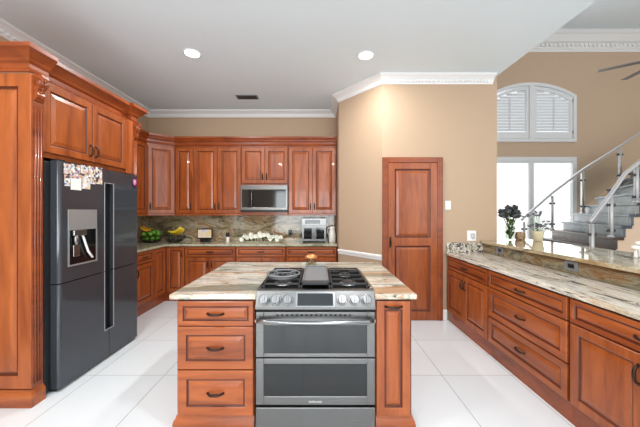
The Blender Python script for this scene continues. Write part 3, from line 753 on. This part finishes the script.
d1 = fdoor(FY0, FS-.002, FM+.004, FZ1, 'hi'); fdoor(FS+.002, FY1, FM+.004, FZ1, 'lo'); fdoor(FY0, FS-.002, FZ0, FM-.004, 'hi'); fdoor(FS+.002, FY1, FZ0, FM-.004, 'lo')
for y in (FY0+.05, FY1-.05): MB().box(FX-.16, FX-.02, y-.03, y+.03, 1.846, 1.858, .003).build('hinge_cover', 'black', fg)
dp = thing('tmp2', '', ''); bpy.data.objects.remove(dp)
dy0, dy1 = 2.326, 2.631
di = MB(); di.box(FX+.0005, FX+.004, dy0, dy1, 1.284, 1.457, .001); dio = di.build('dispenser_panel', 'silver', d1)
m = MB(); m.box(FX+.0005, FX+.006, dy0, dy0+.012, .985, 1.283); m.box(FX+.0005, FX+.006, dy1-.012, dy1, .985, 1.283); m.box(FX+.0005, FX+.006, dy0+.012, dy1-.012, .985, .997); m.build('dispenser_frame', 'silver', d1)
m = MB(); m.box(FX+.0005, FX+.002, dy0+.0125, dy1-.0125, .998, 1.283); m.build('dispenser_recess', 'blackgloss', d1)
m = MB(); m.box(FX+.003, FX+.03, dy0+.03, dy0+.16, 1.235, 1.282, .006); m.tube([(FX+.016, dy0+.06, 1.24), (FX+.016, dy0+.06, 1.16)], [.022, .014], 12); m.box(FX+.004, FX+.012, dy0+.045, dy0+.11, 1.06, 1.16, .004); m.build('dispenser_spout', 'stainless_light', d1)
MB().tube([(FX+.014, dy0+.13, 1.234), (FX+.02, dy0+.15, 1.17), (FX+.022, dy0+.18, 1.09), (FX+.03, dy0+.22, 1.03)], .009).build('dispenser_lever', 'plastic', d1)

# photographs, notes and a magnet on the refrigerator doors
def fpos(p, q): d = FX*284/(p-318); return d, 1.44-(q-211.5)*d/284
ph = [(63.6, 70.5, 163.5, 174, 'photo', 'snapshot at the upper left corner of the pictures on the refrigerator'),
      (71.0, 80.0, 164.5, 173.5, 'photo', 'blue toned snapshot in the top row on the refrigerator'),
      (64.2, 70.0, 174.6, 186, 'photo', 'tall snapshot at the lower left of the pictures on the refrigerator'),
      (70.4, 81.5, 174.0, 178.5, 'photo', 'strip of small portraits just above the white note'),
      (80.6, 88.0, 165.5, 173.6, 'photo', 'pale snapshot near the middle of the top row of pictures'),
      (82.0, 90.0, 178.0, 189.0, 'photo', 'flowered snapshot right of the white note on the refrigerator'),
      (88.4, 95.0, 166.5, 177.6, 'photo', 'snapshot above and left of the rightmost picture on the refrigerator'),
      (95.4, 102.0, 167.5, 184.0, 'photo', 'rightmost large snapshot on the left refrigerator door'),
      (90.4, 95.2, 178.2, 184.0, 'photo', 'small snapshot tucked under the right pictures'),
      (82.0, 88.2, 174.0, 177.8, 'photo', 'tiny snapshot between the top row and the flowered picture')]
for i, (p0, p1, q0, q1, nm, lb) in enumerate(ph):
    ya = -fpos(p0, q0)[0]*-1; yb = fpos(p1, q1)[0]; zm = fpos((p0+p1)/2, (q0+q1)/2)[1]; hh = (q1-q0)*fpos((p0+p1)/2, 0)[0]/284
    o = MB().box(0, .0015, -(yb-ya)/2, (yb-ya)/2, -hh/2, hh/2).build('photograph', photo_mat('snapshot_print_%s' % 'abcdefghij'[i], i+1, 44 if i % 2 else 56))
    o.location = (FX+.001, (ya+yb)/2, zm); o.rotation_euler = (random.uniform(-.03, .03), 0, 0); tag(o, lb, 'photograph', 'snapshots on the refrigerator')
ya, yb = fpos(70.6, 0)[0], fpos(81.2, 0)[0]; zt, zb_ = fpos(76, 178.6)[1], fpos(76, 190)[1]
tag(MB().box(FX+.001, FX+.0025, ya, yb, zb_, zt).build('note', 'paper'), 'blank white note sheet among the snapshots on the refrigerator', 'note')
mg = thing('magnet', 'pink and black pennant magnet on the right refrigerator door', 'magnet', (FX+.0005, fpos(134.3, 183)[0], fpos(134.3, 183)[1]))
m = MB(); q = [(-.045, .05), (.045, .05), (.045, -.03), (0, -.065), (-.045, -.03)]
def plate(q, x0, x1, name, mt, par):
    m = MB(); A = [m.bm.verts.new((x0, u, v)) for u, v in q]; B = [m.bm.verts.new((x1, u, v)) for u, v in q]
    for i in range(len(q)): j = (i+1) % len(q); m.bm.faces.new((A[i], A[j], B[j], B[i]))
    m.bm.faces.new(A); m.bm.faces.new(B); return m.build(name, mt, par)
m.bm.free(); M['pink'] = mat('pink_enamel', srgb(196, 96, 150), .4); M['plum'] = mat('dark_plum', srgb(52, 26, 46), .4)
plate(q, 0, .003, 'backing', 'plum', mg); plate([(-.03, .042), (.03, .042), (.03, -.012), (0, -.03), (-.03, -.012)], .0035, .005, 'badge', 'pink', mg)
plate([(-.012, .02), (0, .032), (.012, .02), (0, -.012)], .0055, .006, 'emblem', 'paper', mg)

# ------------------------------------------------------------------ back and left base cabinets, worktop, backsplash
BZ = .884; BT = .92; YF = 4.56; XLF = -2.45
bd, bo = (.715, .872), (.155, .705)
cabinet('base_cabinet', 'cherry base cabinet between the refrigerator and the corner', (XLF, 3.335, 0), PI/2, 4.215-3.335, .58, .14, BZ,
        [('drawer', .012, .435, *bd, 'h'), ('drawer', .445, .87, *bd, 'h'), ('door', .012, .435, *bo, 'R'), ('door', .445, .87, *bo, 'L')], plinth=.14)
cc = thing('corner_cabinet', 'cherry corner base cabinet under the fruit bowls', 'cabinet', (0, 0, 0))
MB().prism([(XL+.003, 4.218), (XLF, 4.218), (XLF, YF), (-2.142, YF), (-2.142, YB-.003), (XL+.003, YB-.003)], .14, BZ).build('body', 'wood_dark', cc)
MB().prism([(XL+.003, 4.218), (XLF-.012, 4.218), (XLF-.012, YF+.012), (-2.142, YF+.012), (-2.142, YB-.003), (XL+.003, YB-.003)], .001, .139).build('plinth', 'wood_dark', cc)
o = front(cc, 'door', 0, YF-.03-4.228, .155, .872); o.location = (XLF, 4.228, 0); o.rotation_euler = (0, 0, PI/2)
o = front(cc, 'door', 0, .28, .155, .872, 'R'); o.location = (XLF+.028, YF, 0)
bx = [-2.14, -1.316, -.514, .305]
for i, lb in enumerate(('cherry base cabinet on the back wall below the smart display', 'cherry base cabinet on the back wall below the microwave', 'cherry base cabinet on the back wall below the toaster oven')):
    w = bx[i+1]-bx[i]
    cabinet('base_cabinet', lb, (bx[i], YF, 0), 0, w, .53, .14, BZ, [('drawer', .012, w-.012, *bd, 'h'), ('door', .012, w/2-.003, *bo, 'R'), ('door', w/2+.003, w-.012, *bo, 'L')], plinth=.14)
tag(MB().prism([(XL+.003, 3.33), (-2.42, 3.33), (-2.42, 4.52), (.314, 4.52), (.314, YB-.003), (XL+.003, YB-.003)], BZ+.001, BT, bev=.004).build('worktop', 'stone_back'), 'L-shaped grey green granite worktop along the back wall', 'worktop')
tag(MB().box(XL+.024, .315, YB-.022, YB-.002, BT+.001, 1.372).build('backsplash', 'stone_splash'), 'swirling green granite backsplash on the back wall', 'backsplash')
tag(MB().box(XL+.002, XL+.022, 3.33, YB-.003, BT+.001, 1.372).build('backsplash', 'stone_splash'), 'granite backsplash on the left wall behind the fruit bowl', 'backsplash')

# ------------------------------------------------------------------ upper cabinets
UZ0, UZ1, YU, XU = 1.374, 2.54, 4.77, -2.72
uo = (1.412, 2.507)
def upper(label, loc, rz, w, fronts, z0=UZ0, d=.327):
    t = thing('wall_cabinet', label, 'cabinet', loc, rz)
    MB().box(.001, w-.001, 0, d, z0, UZ1, .0015).build('body', 'wood_dark', t)
    if z0 == UZ0: MB().box(.001, w-.001, -.012, 0-.0005, z0, z0+.03, .003).build('light_rail', 'wood_flat', t)
    for f in fronts: front(t, *f)
    return t
upper('cherry wall cabinet between the refrigerator and the angled corner cabinet', (XU, 3.335, 0), PI/2, 4.515-3.335, [('door', .01, .585, *uo, 'R'), ('door', .595, 1.165, *uo, 'L')])
dxy = Vector((-2.405, 4.768))-Vector((XU, 4.517)); dw = dxy.length; da = math.atan2(dxy.y, dxy.x)
dg = thing('wall_cabinet', 'angled cherry corner wall cabinet above the fruit bowls', 'cabinet', (XU, 4.517, 0), da)
inv = Matrix.Rotation(-da, 2)
pl = [inv @ (Vector(p)-Vector((XU, 4.517))) for p in ((XU, 4.518), (-2.405, 4.768), (-2.405, YB-.024), (XL+.024, YB-.024), (XL+.024, 4.518))]
MB().prism([(p.x, p.y) for p in pl], UZ0, UZ1).build('body', 'wood_dark', dg)
MB().box(.004, dw-.004, -.012, -.0005, UZ0, UZ0+.03, .003).build('light_rail', 'wood_flat', dg)
front(dg, 'door', .012, dw-.012, *uo, 'L')
ux = lambda p: (p-318)/59.5
a = -2.40
upper('narrow single door cherry wall cabinet right of the angled corner', (a, YU, 0), 0, ux(194)-a, [('door', .012, ux(194)-a-.006, *uo, 'R')], d=.30)
a = ux(194.1); w = -1.288-a
upper('two door cherry wall cabinet left of the microwave', (a, YU, 0), 0, w, [('door', .006, w/2-.003, *uo, 'R'), ('door', w/2+.003, w-.008, *uo, 'L')], d=.30)
a = -1.286; w = -.50-a
upper('short two door cherry wall cabinet above the microwave', (a, YU, 0), 0, w, [('door', .006, w/2-.002, 1.91, 2.507, 'R'), ('door', w/2+.002, w-.006, 1.91, 2.507, 'L')], z0=1.882, d=.30)
a = -.498; w = .312-a
upper('two door cherry wall cabinet above the toaster oven', (a, YU, 0), 0, w, [('door', .012, w/2-.003, *uo, 'R'), ('door', w/2+.003, w-.02, *uo, 'L')], d=.30)
uprof = [(.0, 2.541), (.014, 2.541), (.022, 2.555), (.016, 2.57), (.016, 2.60), (.034, 2.612), (.040, 2.63), (.062, 2.655), (.068, 2.66), (.068, 2.685), (0, 2.685)]
tag(MB().sweep(uprof, [(XU-.01, 3.335), (XU-.01, 4.513), (-2.41, 4.776), (.312, 4.776)]).build('cabinet_crown', 'wood_dark'), 'cherry crown moulding running along the top of the wall cabinets', 'moulding')

# microwave
mwx0, mwx1, mwy, mz0, mz1 = -1.283, -.505, 4.70, 1.432, 1.878
mw = thing('microwave', 'stainless microwave oven built in below the short wall cabinet', 'microwave', ((mwx0+mwx1)/2, mwy, mz0))
mh, mH = (mwx1-mwx0)/2, mz1-mz0
MB().box(-mh, mh, .03, .36, 0, mH, .003).build('body', 'black', mw)
m = MB(); b0, t0 = .075, mH-.075
m.box(-mh, mh, 0, .03, t0, mH, .003); m.box(-mh, mh, 0, .03, .035, b0, .003); m.box(-mh, -mh+.022, 0, .03, b0, t0, .002); m.box(mh-.03, mh, 0, .03, b0, t0, .002); m.box(-mh+.022, mh-.03, .012, .03, b0, t0)
dm = m.build('door_frame', 'stainless', mw)
MB().box(-mh+.023, mh-.031, .002, .0115, b0+.001, t0-.001).build('window', 'ovenglass', dm)
m = MB(); m.tube([(-mh+.19, -.03, b0+.02), (-mh+.19, -.03, t0-.02)], .009)
for z in (b0+.03, t0-.03): m.tube([(-mh+.19, -.03, z), (-mh+.19, .004, z)], .006)
m.build('door_handle', 'stainless_light', dm)
MB().box(-mh, mh, .004, .03, 0, .034, .003).build('vent_grille', 'black', mw)
MB().box(-mh, mh, .031, .36, -.05, -.001, .002).build('mounting_shelf', 'wood_dark', mw)

# toaster oven
ts = thing('toaster_oven', 'stainless French door toaster oven on the back worktop', 'toaster oven', (-.066, 4.74, BT+.001))
MB().box(-.205, .205, .02, .33, .018, .405, .006).build('body', 'stainless', ts)
for x in (-.17, .17):
    for y in (.05, .28): MB().lathe([(.016, 0), (.016, .018)], (x, y, 0), 10).build('foot', 'black', ts)
MB().box(-.205, .205, 0, .0195, .285, .405, .003).build('control_panel', 'stainless', ts)
MB().box(-.15, .10, -.004, -.0005, .315, .378, .002).build('display', 'ovenglass', ts)
for sx in (-1, 1):
    x0, x1 = sorted((sx*.006, sx*.200)); m = MB(); fw = .03
    m.box(x0, x0+fw, 0, .0195, .03, .28, .002); m.box(x1-fw, x1, 0, .0195, .03, .28, .002); m.box(x0+fw, x1-fw, 0, .0195, .03, .06, .002); m.box(x0+fw, x1-fw, 0, .0195, .25, .28, .002)
    d = m.build('door', 'stainless', ts)
    MB().box(x0+fw+.001, x1-fw-.001, .006, .012, .061, .249).build('window', 'ovenglass', d)
    hx = sx*.018; m = MB(); m.tube([(hx, -.03, .07), (hx, -.03, .24)], .006)
    for z in (.08, .23): m.tube([(hx, -.03, z), (hx, .001, z)], .004)
    m.build('door_handle', 'stainless_light', d)

# white pitcher
pt = thing('pitcher', 'white ceramic pitcher right of the toaster oven', 'pitcher', (.240, 4.80, BT+.001))
MB().lathe([(.052, 0), (.060, .01), (.062, .10), (.054, .18), (.040, .22), (.044, .265), (.040, .265), (.036, .22), (.001, .21)], n=24).build('body', 'ceramic', pt)
MB().tube([(-.042, 0, .24), (-.070, 0, .23), (-.078, 0, .17), (-.058, 0, .12)], .007).build('handle', 'ceramic', pt)

# dark outlet on the backsplash
t = thing('power_outlet', 'black power outlet on the back granite backsplash', 'outlet', (ux(291.0)*1.09, YB-.023, 1.06))
MB().box(-.035, .035, -.006, 0, -.05, .05, .002).build('plate', 'black', t)
for z in (-.022, .022): MB().box(-.016, .016, -.008, -.0055, z-.014, z+.014, .002).build('socket', 'blackgloss', t)

# smart display
sd = thing('smart_display', 'black smart display with a lit screen on the back worktop', 'smart display', (-1.925, 4.82, BT+.001))
M['screen'] = mat('lit_screen', srgb(235, 225, 215), .2); nt = M['screen'].node_tree; bb = nt.nodes['Principled BSDF']
mp = coords(nt, (9, 1, 9)); n_ = N(nt, 'ShaderNodeTexNoise', Scale=.8, Detail=1); nt.links.new(mp.outputs[0], n_.inputs['Vector'])
r_ = ramp(nt, [(.3, srgb(214, 200, 226)), (.42, srgb(238, 222, 214)), (.6, srgb(244, 216, 150))]); nt.links.new(n_.outputs['Fac'], r_.inputs[0]); nt.links.new(r_.outputs[0], bb.inputs['Emission Color']); bb.inputs['Emission Strength'].default_value = .85; bb.inputs['Base Color'].default_value = (.02, .02, .02, 1)
fo = MB().box(-.132, .132, 0, .016, .055, .228, .005).build('screen_frame', 'black', sd); MB().box(-.114, .114, -.002, -.0004, .075, .212).build('screen', 'screen', fo)
MB().box(-.085, .085, .001, .09, 0, .06, .012).build('base', 'black', sd)

# grinder
gd = thing('pepper_grinder', 'small white grinder with black top right of the smart display', 'grinder', (-1.545, 4.86, BT+.001))
MB().lathe([(.030, 0), (.031, .005), (.026, .05), (.030, .085)], n=20).build('base', 'ceramic', gd)
MB().lathe([(.030, .086), (.026, .11), (.031, .135), (.022, .155), (.006, .158)], n=20).build('cap', 'black', gd)

# white flower arrangement on a tray
fa = thing('flower_arrangement', 'low arrangement of white flowers on a pale tray below the microwave', 'flowers', (-.945, 4.80, BT+.001))
MB().box(-.33, .33, -.07, .07, 0, .018, .008).build('tray', 'stone_back', fa)
lf = MB(); fl = []
for i in range(30):
    c = (random.uniform(-.30, .30), random.uniform(-.05, .05), .018); an = random.uniform(0, 2*PI)
    lf.petal(c, (math.cos(an), math.sin(an)*.5, random.uniform(.3, 1)), (0, 0, 1), .09, .035)
lf.build('leaves', 'leaf', fa)
for i in range(17):
    u = -.31+.62*i/16+random.uniform(-.02, .02); hgt = .07+.05*random.random() + .03*math.cos(u*9+.5)
    c = Vector((u, random.uniform(-.055, .02), hgt)); m = MB(); ph0 = random.random()
    m.tube([(c.x, c.y+.02, .016), c], .003, 5)
    for k in range(6):
        an = 2*PI*(k+ph0)/6; m.petal(c, (math.cos(an), -.35, math.sin(an)), (0, -1, 0), .044, .036)
    m.sphere(c+Vector((0, -.008, 0)), .008, n=8); m.build('flower', 'petal', fa)

# fruit bowls
def wire_bowl(label, x, y):
    t = thing('wire_bowl', label, 'bowl', (x, y, BT+.001))
    m = MB()
    pf = [(.07, .005), (.11, .02), (.145, .055), (.168, .10)]
    for r, z in pf: m.ring((0, 0, z), r, .0045 if z > .09 else .003, 32, 6)
    m.build('rings', 'black', t); m = MB()
    for k in range(28):
        an = 2*PI*k/28; m.tube([(r*math.cos(an), r*math.sin(an), z) for r, z in [(.0, .004)]+pf], .0022, 5)
    m.build('ribs', 'black', t); return t
B1, B2 = (-2.79, 4.76), (-2.42, 4.80)
wire_bowl('black wire bowl heaped with green limes in the corner', *B1)
wire_bowl('black wire bowl holding a bunch of bananas', *B2)
def fruit(name, mt, c, r, label, group, sc=(1, 1, 1)):
    m = MB().sphere((0, 0, 0), r, sc, 14); m.lathe([(.004, r*sc[2]*.97), (.003, r*sc[2]*1.06)], n=6)
    o = m.build(name, mt); o.location = c; o.rotation_euler = (random.uniform(-.8, .8), random.uniform(-.8, .8), random.random()*6); return tag(o, label, name, group)
z0 = BT+.05
for i in range(7):
    an = 2*PI*i/7; fruit('lime', 'limegreen', (B1[0]+.095*math.cos(an), B1[1]+.095*math.sin(an), z0+.022), .034, 'green lime heaped in the corner wire bowl', 'limes in the corner bowl', (1, 1, 1.15))
for i in range(6):
    an = 2*PI*i/6+.9; fruit('lime', 'limegreen', (B1[0]+.118*math.cos(an), B1[1]+.118*math.sin(an), z0+.098), .032, 'green lime heaped in the corner wire bowl', 'limes in the corner bowl', (1, 1, 1.15))
for i in range(4):
    an = 2*PI*i/4+.3; fruit('lime', 'limegreen', (B1[0]+.045+.05*math.cos(an), B1[1]+.05*math.sin(an), z0+.124), .029, 'green lime heaped in the corner wire bowl', 'limes in the corner bowl', (1, 1, 1.15))
def bananas(label, loc, mtl, n_):
    bn = thing('banana_bunch', label, 'bananas', loc)
    for k in range(n_):
        m = MB(); n = 11; pts = []; rs = []
        for i in range(n):
            t = i/(n-1); a_ = -1.25+1.75*t
            pts.append((.02+.15*math.sin(a_), -.06+.028*k+.03*(1-t)*(k-2)*.3, .165-.135*math.cos(a_)+.010*k)); rs.append(.006+.015*min(1, 6*t, 5*(1-t)+.1))
        rs[-1] = .006; rs[-2] = .008
        m.tube(pts, rs, 8); m.build('banana', mtl, bn)
    m = MB(); m.sphere((.10, -.01, .052), .018, (1, 2.6, 1)); m.build('crown', 'leaf', bn)
    return bn
bananas('bunch of yellow bananas lying in the right wire bowl', (B2[0], B2[1], BT+.105), 'banana', 5).rotation_euler = (0, 0, PI)
o = bananas('bunch of ripe orange yellow bananas on top of the limes', (B1[0]-.045, B1[1]-.02, BT+.182), 'orange', 4); o.scale = (.72, .8, .7)
for i in range(5):
    an = 2*PI*i/5+.4; fruit('avocado', 'avocado', (B2[0]+.075*math.cos(an), B2[1]+.075*math.sin(an), z0+.01), .036, 'dark avocado under the bananas in the right bowl', 'avocados in the right bowl', (1, 1, 1.3))

# ------------------------------------------------------------------ ceiling fittings, switches
def downlight(x, y, label, grp=None):
    t = thing('recessed_light', label, 'light', (x, y, ZC-.001), 0, grp)
    MB().lathe([(.098, 0), (.098, -.006), (.088, -.010), (.078, -.004), (.078, 0)], n=32).build('trim_ring', 'white', t)
    MB().lathe([(.077, -.001), (.074, -.006), (.04, -.009), (.004, -.0095)], n=32).build('lens', 'lens', t)
    l = bpy.data.lights.new('lamp', 'AREA'); l.shape = 'DISK'; l.size = .15; l.energy = LAMP_W; l.color = (1, .985, .96)
    o = bpy.data.objects.new('lamp', l); C.objects.link(o); o.parent = t; o.location = (0, 0, -.02)
    return t
dl0 = downlight(-1.43, 3.227, 'lit recessed ceiling light above the refrigerator side')
downlight(.55, 3.27, 'lit recessed ceiling light near the pantry wall')
for x in (-1.43, .55):
    for y in (1.0, -1.2): downlight(x, y, 'lit recessed ceiling light behind the camera, out of the picture', 'ceiling lights behind the camera')
vt = thing('ceiling_vent', 'grey metal air vent in the ceiling near the back wall', 'vent', (-1.11, 4.46, ZC-.001))
MB().box(-.17, .17, -.075, .075, -.008, 0, .002).build('frame', 'griddle', vt)
m = MB()
for i in range(6): m.box(-.15, .15, -.062+i*.022, -.050+i*.022, -.014, -.0085)
m.build('slats', 'blackss_side', vt)
sw = thing('light_switch', 'white light switch on the wall right of the pantry door', 'switch', ((448-318)/sD, YD-.001, 1.44+6.3/sD))
MB().box(-.036, .036, -.006, 0, -.058, .058, .002).build('plate', 'plastic', sw); MB().box(-.012, .012, -.011, -.0055, -.024, .024, .002).build('rocker', 'plastic', sw)
ol = thing('power_outlet', 'white outlet cover plate above the granite at the end of the counter', 'outlet', ((471.5-318)/sD, YD-.001, 1.118))
MB().box(-.06, .06, -.008, 0, -.068, .068, .004).build('plate', 'plastic', ol); MB().box(-.012, .036, -.026, -.0085, -.035, .035, .005).build('cover', 'silver', ol)

# ------------------------------------------------------------------ things on the bar ledge
LZ = 1.057
v1 = thing('flower_vase', 'clear glass vase of dark grey flowers on the bar ledge', 'vase', (2.605, 3.85, LZ))
MB().lathe([(.045, 0), (.05, .004), (.055, .05), (.05, .12), (.062, .18), (.058, .18), (.046, .12), (.050, .05), (.044, .010), (.001, .009)], n=24).build('vase', 'vaseglass', v1)
m = MB(); lf = MB()
heads = [(-.11, 0, .34), (-.05, -.03, .39), (.01, .02, .36), (.06, 0, .39), (.085, -.02, .33), (-.03, .05, .33), (.03, -.05, .33)]
for hx, hy, hz in heads: m.tube([(hx*.12, hy*.2, .012), (hx*.25, hy*.3, .17), (hx, hy, hz)], .005, 6)
m.build('stems', 'stem', v1)
for i in range(52):
    an = random.uniform(0, 2*PI); lf.petal((.02*math.cos(an), .02*math.sin(an), random.uniform(.03, .25)), (math.cos(an), math.sin(an), random.uniform(.1, 1.2)), (0, 0, 1), .07, .03)
lf.build('leaves', 'leaf', v1)
for hx, hy, hz in heads:
    m = MB(); c = Vector((hx, hy, hz))
    for k in range(34):
        a1, a2 = random.uniform(0, 2*PI), random.uniform(-.5, 1.5); d = (math.cos(a1)*math.cos(a2), math.sin(a1)*math.cos(a2), math.sin(a2)); m.petal(c, d, (.1, .2, 1), .066+.024*random.random(), .05)
    m.sphere(c, .042, n=10); m.build('bloom', 'bloom_dark', v1)
ts_ = MB(); ts_.lathe([(.05, 0), (.058, .006), (.06, .06), (.052, .10), (.035, .108), (.03, .10), (.001, .098)], n=20)
o = ts_.build('stone_pot', 'tan_stone'); o.location = (2.742, 3.85, LZ); tag(o, 'small mottled tan stone pot beside the vase of dark flowers', 'pot')
v2 = thing('potted_plant', 'cream pot of pale lavender flowers on the bar ledge', 'plant', (2.865, 3.70, LZ))
MB().lathe([(.045, 0), (.05, .005), (.068, .115), (.072, .13), (.066, .13), (.06, .112), (.001, .108)], n=24).build('pot', 'cream_pot', v2)
m = MB()
for i in range(34):
    a1 = random.uniform(0, 2*PI); sp = random.uniform(.02, .12); hz = random.uniform(.18, .40) - sp*.4; tip = Vector((sp*math.cos(a1), sp*math.sin(a1), hz)); m.tube([(.03*math.cos(a1), .03*math.sin(a1), .1), tip*.7+Vector((0, 0, hz*.22)), tip], .0016, 4)
    bl = MB()
    for k in range(5):
        q = tip+Vector((random.uniform(-.006, .006), random.uniform(-.006, .006), random.uniform(-.008, .004))); a2 = random.uniform(0, 2*PI); bl.petal(q, (math.cos(a2), math.sin(a2), .5), (0, 0, 1), .034, .026)
    bl.build('bloom', 'bloom_lav', v2)
m.build('stems', 'stem', v2)
for x, y, zt, lb in ((2.64, 2.36, .085, 'white mushroom shaped ornament at the right end of the bar ledge'), (2.72, 2.40, .115, 'taller white mushroom shaped ornament cut by the right photo edge')):
    t = thing('ornament', lb, 'ornament', (x, y, LZ))
    MB().lathe([(.016, 0), (.012, .01), (.009, zt-.03), (.009, zt-.02)], n=14).build('stem', 'ceramic', t); MB().lathe([(.010, zt-.019), (.026, zt-.016), (.029, zt-.004), (.022, zt+.012), (.004, zt+.018)], n=18).build('cap', 'ceramic', t)

# ------------------------------------------------------------------ staircase in the hall (winding: narrow near end, wide far end)
def SN(k): return Vector((4.275+.118*k, 4.20))
def SF(k): return Vector((4.77+.24*k, 6.08))
def SZ(k): return .883+.172*k
st_ = thing('staircase', 'dark stone staircase rising to the right in the hall', 'staircase', (0, 0, 0))
for k in range(-5, 10):
    a0, b0, a1, b1 = SN(k), SF(k), SN(k+1), SF(k+1); z = SZ(k); zl = max(0.001, SZ(k-1))
    if k == -5: zl = .001
    d = (b0-a0).normalized(); n2 = Vector((-d.y, d.x))  # towards the foot of the stair
    if n2.x > 0: n2 = -n2
    MB().prism([(a0+n2*.03-d*.03)[:], (a1-d*.03)[:], (b1+d*.02)[:], (b0+n2*.03+d*.02)[:]], z-.04, z, bev=.006).build('tread', 'step_reflection_brown' if k <= 1 else 'tread', st_)  # lowest steps get the stone with the painted brown reflection
    MB().prism([a0[:], (a0-n2*.03)[:], (b0-n2*.03)[:], b0[:]], zl, z-.041).build('riser', 'step_reflection_brown' if k <= 1 else 'tread', st_)
# the plastered stair side under the near ends of the treads
m = MB()
for k in range(-5, 10):
    a0, a1 = SN(k)+Vector((.02, .0)), SN(k+1)+Vector((.02, 0)); zt = SZ(k)-.042
    m.prism([a0[:], a1[:], (a1+Vector((.02, .09)))[:], (a0+Vector((.02, .09)))[:]], .001, zt)
m.build('side_wall', 'cream', st_)

def rail(label, posts, top, glass_z):
    t = thing('stair_railing', label, 'railing', (0, 0, 0))
    MB().tube(top, .026, 12).build('handrail', 'steel_post', t)
    for x, y, z0, z1 in posts:
        p = MB().tube([(x, y, z0), (x, y, z1)], .028, 12)
        p.lathe([(.045, z0), (.045, z0+.008), (.026, z0+.03)], (x, y, 0), 16); po = p.build('post', 'steel_post', t)
        for z in (z0+.16*(z1-z0), z0+.78*(z1-z0)):
            MB().box(x-.06, x+.06, y-.016, y+.016, z-.02, z+.02, .006).build('clamp', 'blackss', po)
    for (x0, y0, a0, a1), (x1, y1, b0, b1) in zip(posts, posts[1:]):
        e = .05/math.hypot(x1-x0, y1-y0)
        la = lambda q: (x0+(x1-x0)*q, y0+(y1-y0)*q)
        (xa, ya), (xb, yb) = la(e), la(1-e); m = MB(); th = .006
        lo = lambda q: a0+(b0-a0)*q+glass_z; hi = lambda q: a1+(b1-a1)*q-.06
        P = [(xa, ya, lo(e)), (xb, yb, lo(1-e)), (xb, yb, hi(1-e)), (xa, ya, hi(e))]
        A = [m.bm.verts.new((p[0], p[1]-th, p[2])) for p in P]; B = [m.bm.verts.new((p[0], p[1]+th, p[2])) for p in P]
        m.bm.faces.new(A); m.bm.faces.new(B)
        for i in range(4): j = (i+1) % 4; m.bm.faces.new((A[i], A[j], B[j], B[i]))
        m.build('glass_panel', 'glass', t)
    return t
sF = 284/6.05
fx = lambda p: (p-318)/sF
def fzz(y): return 1.44-(y-211.5)/sF
def kz(x, F, n0, dx): return SZ(math.floor((x-n0)/dx))
pF = []
for p, yt in ((524, 222), (552, 196), (582.5, 171), (620, 147)):
    x = fx(p); k = math.floor((x+.03-4.77)/.24); pF.append((x, 6.05, max(.002, SZ(k)+.001), fzz(yt)))
topF = [(fx(521), 6.05, fzz(220.5)), (fx(524), 6.05, fzz(217.5)), (fx(552), 6.05, fzz(193)), (fx(582.5), 6.05, fzz(170)), (fx(620), 6.05, fzz(146)), (fx(664), 6.05, fzz(117))]
rail('far steel and glass stair railing in front of the window', pF, topF, .08)
sNn = 284/4.25
nx = lambda p: (p-318)/sNn
nz = lambda y: 1.44-(y-211.5)/sNn
pN = []
for p, yt in ((592, 224), (611, 196), (636.5, 167)):
    x = nx(p); k = math.floor((x+.03-4.275)/.118); pN.append((x, 4.25, max(.002, SZ(k)+.001), nz(yt)))
pN.append((nx(668), 4.25, SZ(8)+.001, nz(140)))
topN = [(nx(589), 4.25, nz(223)), (nx(592), 4.25, nz(219)), (nx(611), 4.25, nz(194)), (nx(625), 4.25, nz(174)), (nx(637), 4.25, nz(164)), (nx(668), 4.25, nz(138))]
rail('near steel and glass stair railing at the right edge of the photo', pN, topN, .08)

# ceiling fan in the hall
fn = thing('ceiling_fan', 'nickel ceiling fan whose blade tips show at the upper right', 'fan', (5.02, 4.0, 3.65))
MB().tube([(0, 0, .12), (0, 0, ZH-3.65-.03)], .016, 10).build('downrod', 'fan', fn)
MB().lathe([(.05, -.10), (.11, -.06), (.12, 0), (.10, .06), (.03, .12)], n=24).build('motor', 'fan', fn)
MB().lathe([(.07, ZH-3.65-.06), (.06, ZH-3.65-.002)], n=20).build('canopy', 'fan', fn)
for k in range(6):
    an = 2*PI*k/6+math.radians(82); m = MB(); m.box(.11, .22, -.02, .02, -.008, .004, .002); m.box(.2, .78, -.045, .045, -.003, .004, .002)
    b = m.build('blade', 'fan', fn); b.rotation_euler = (.08, 0, an)
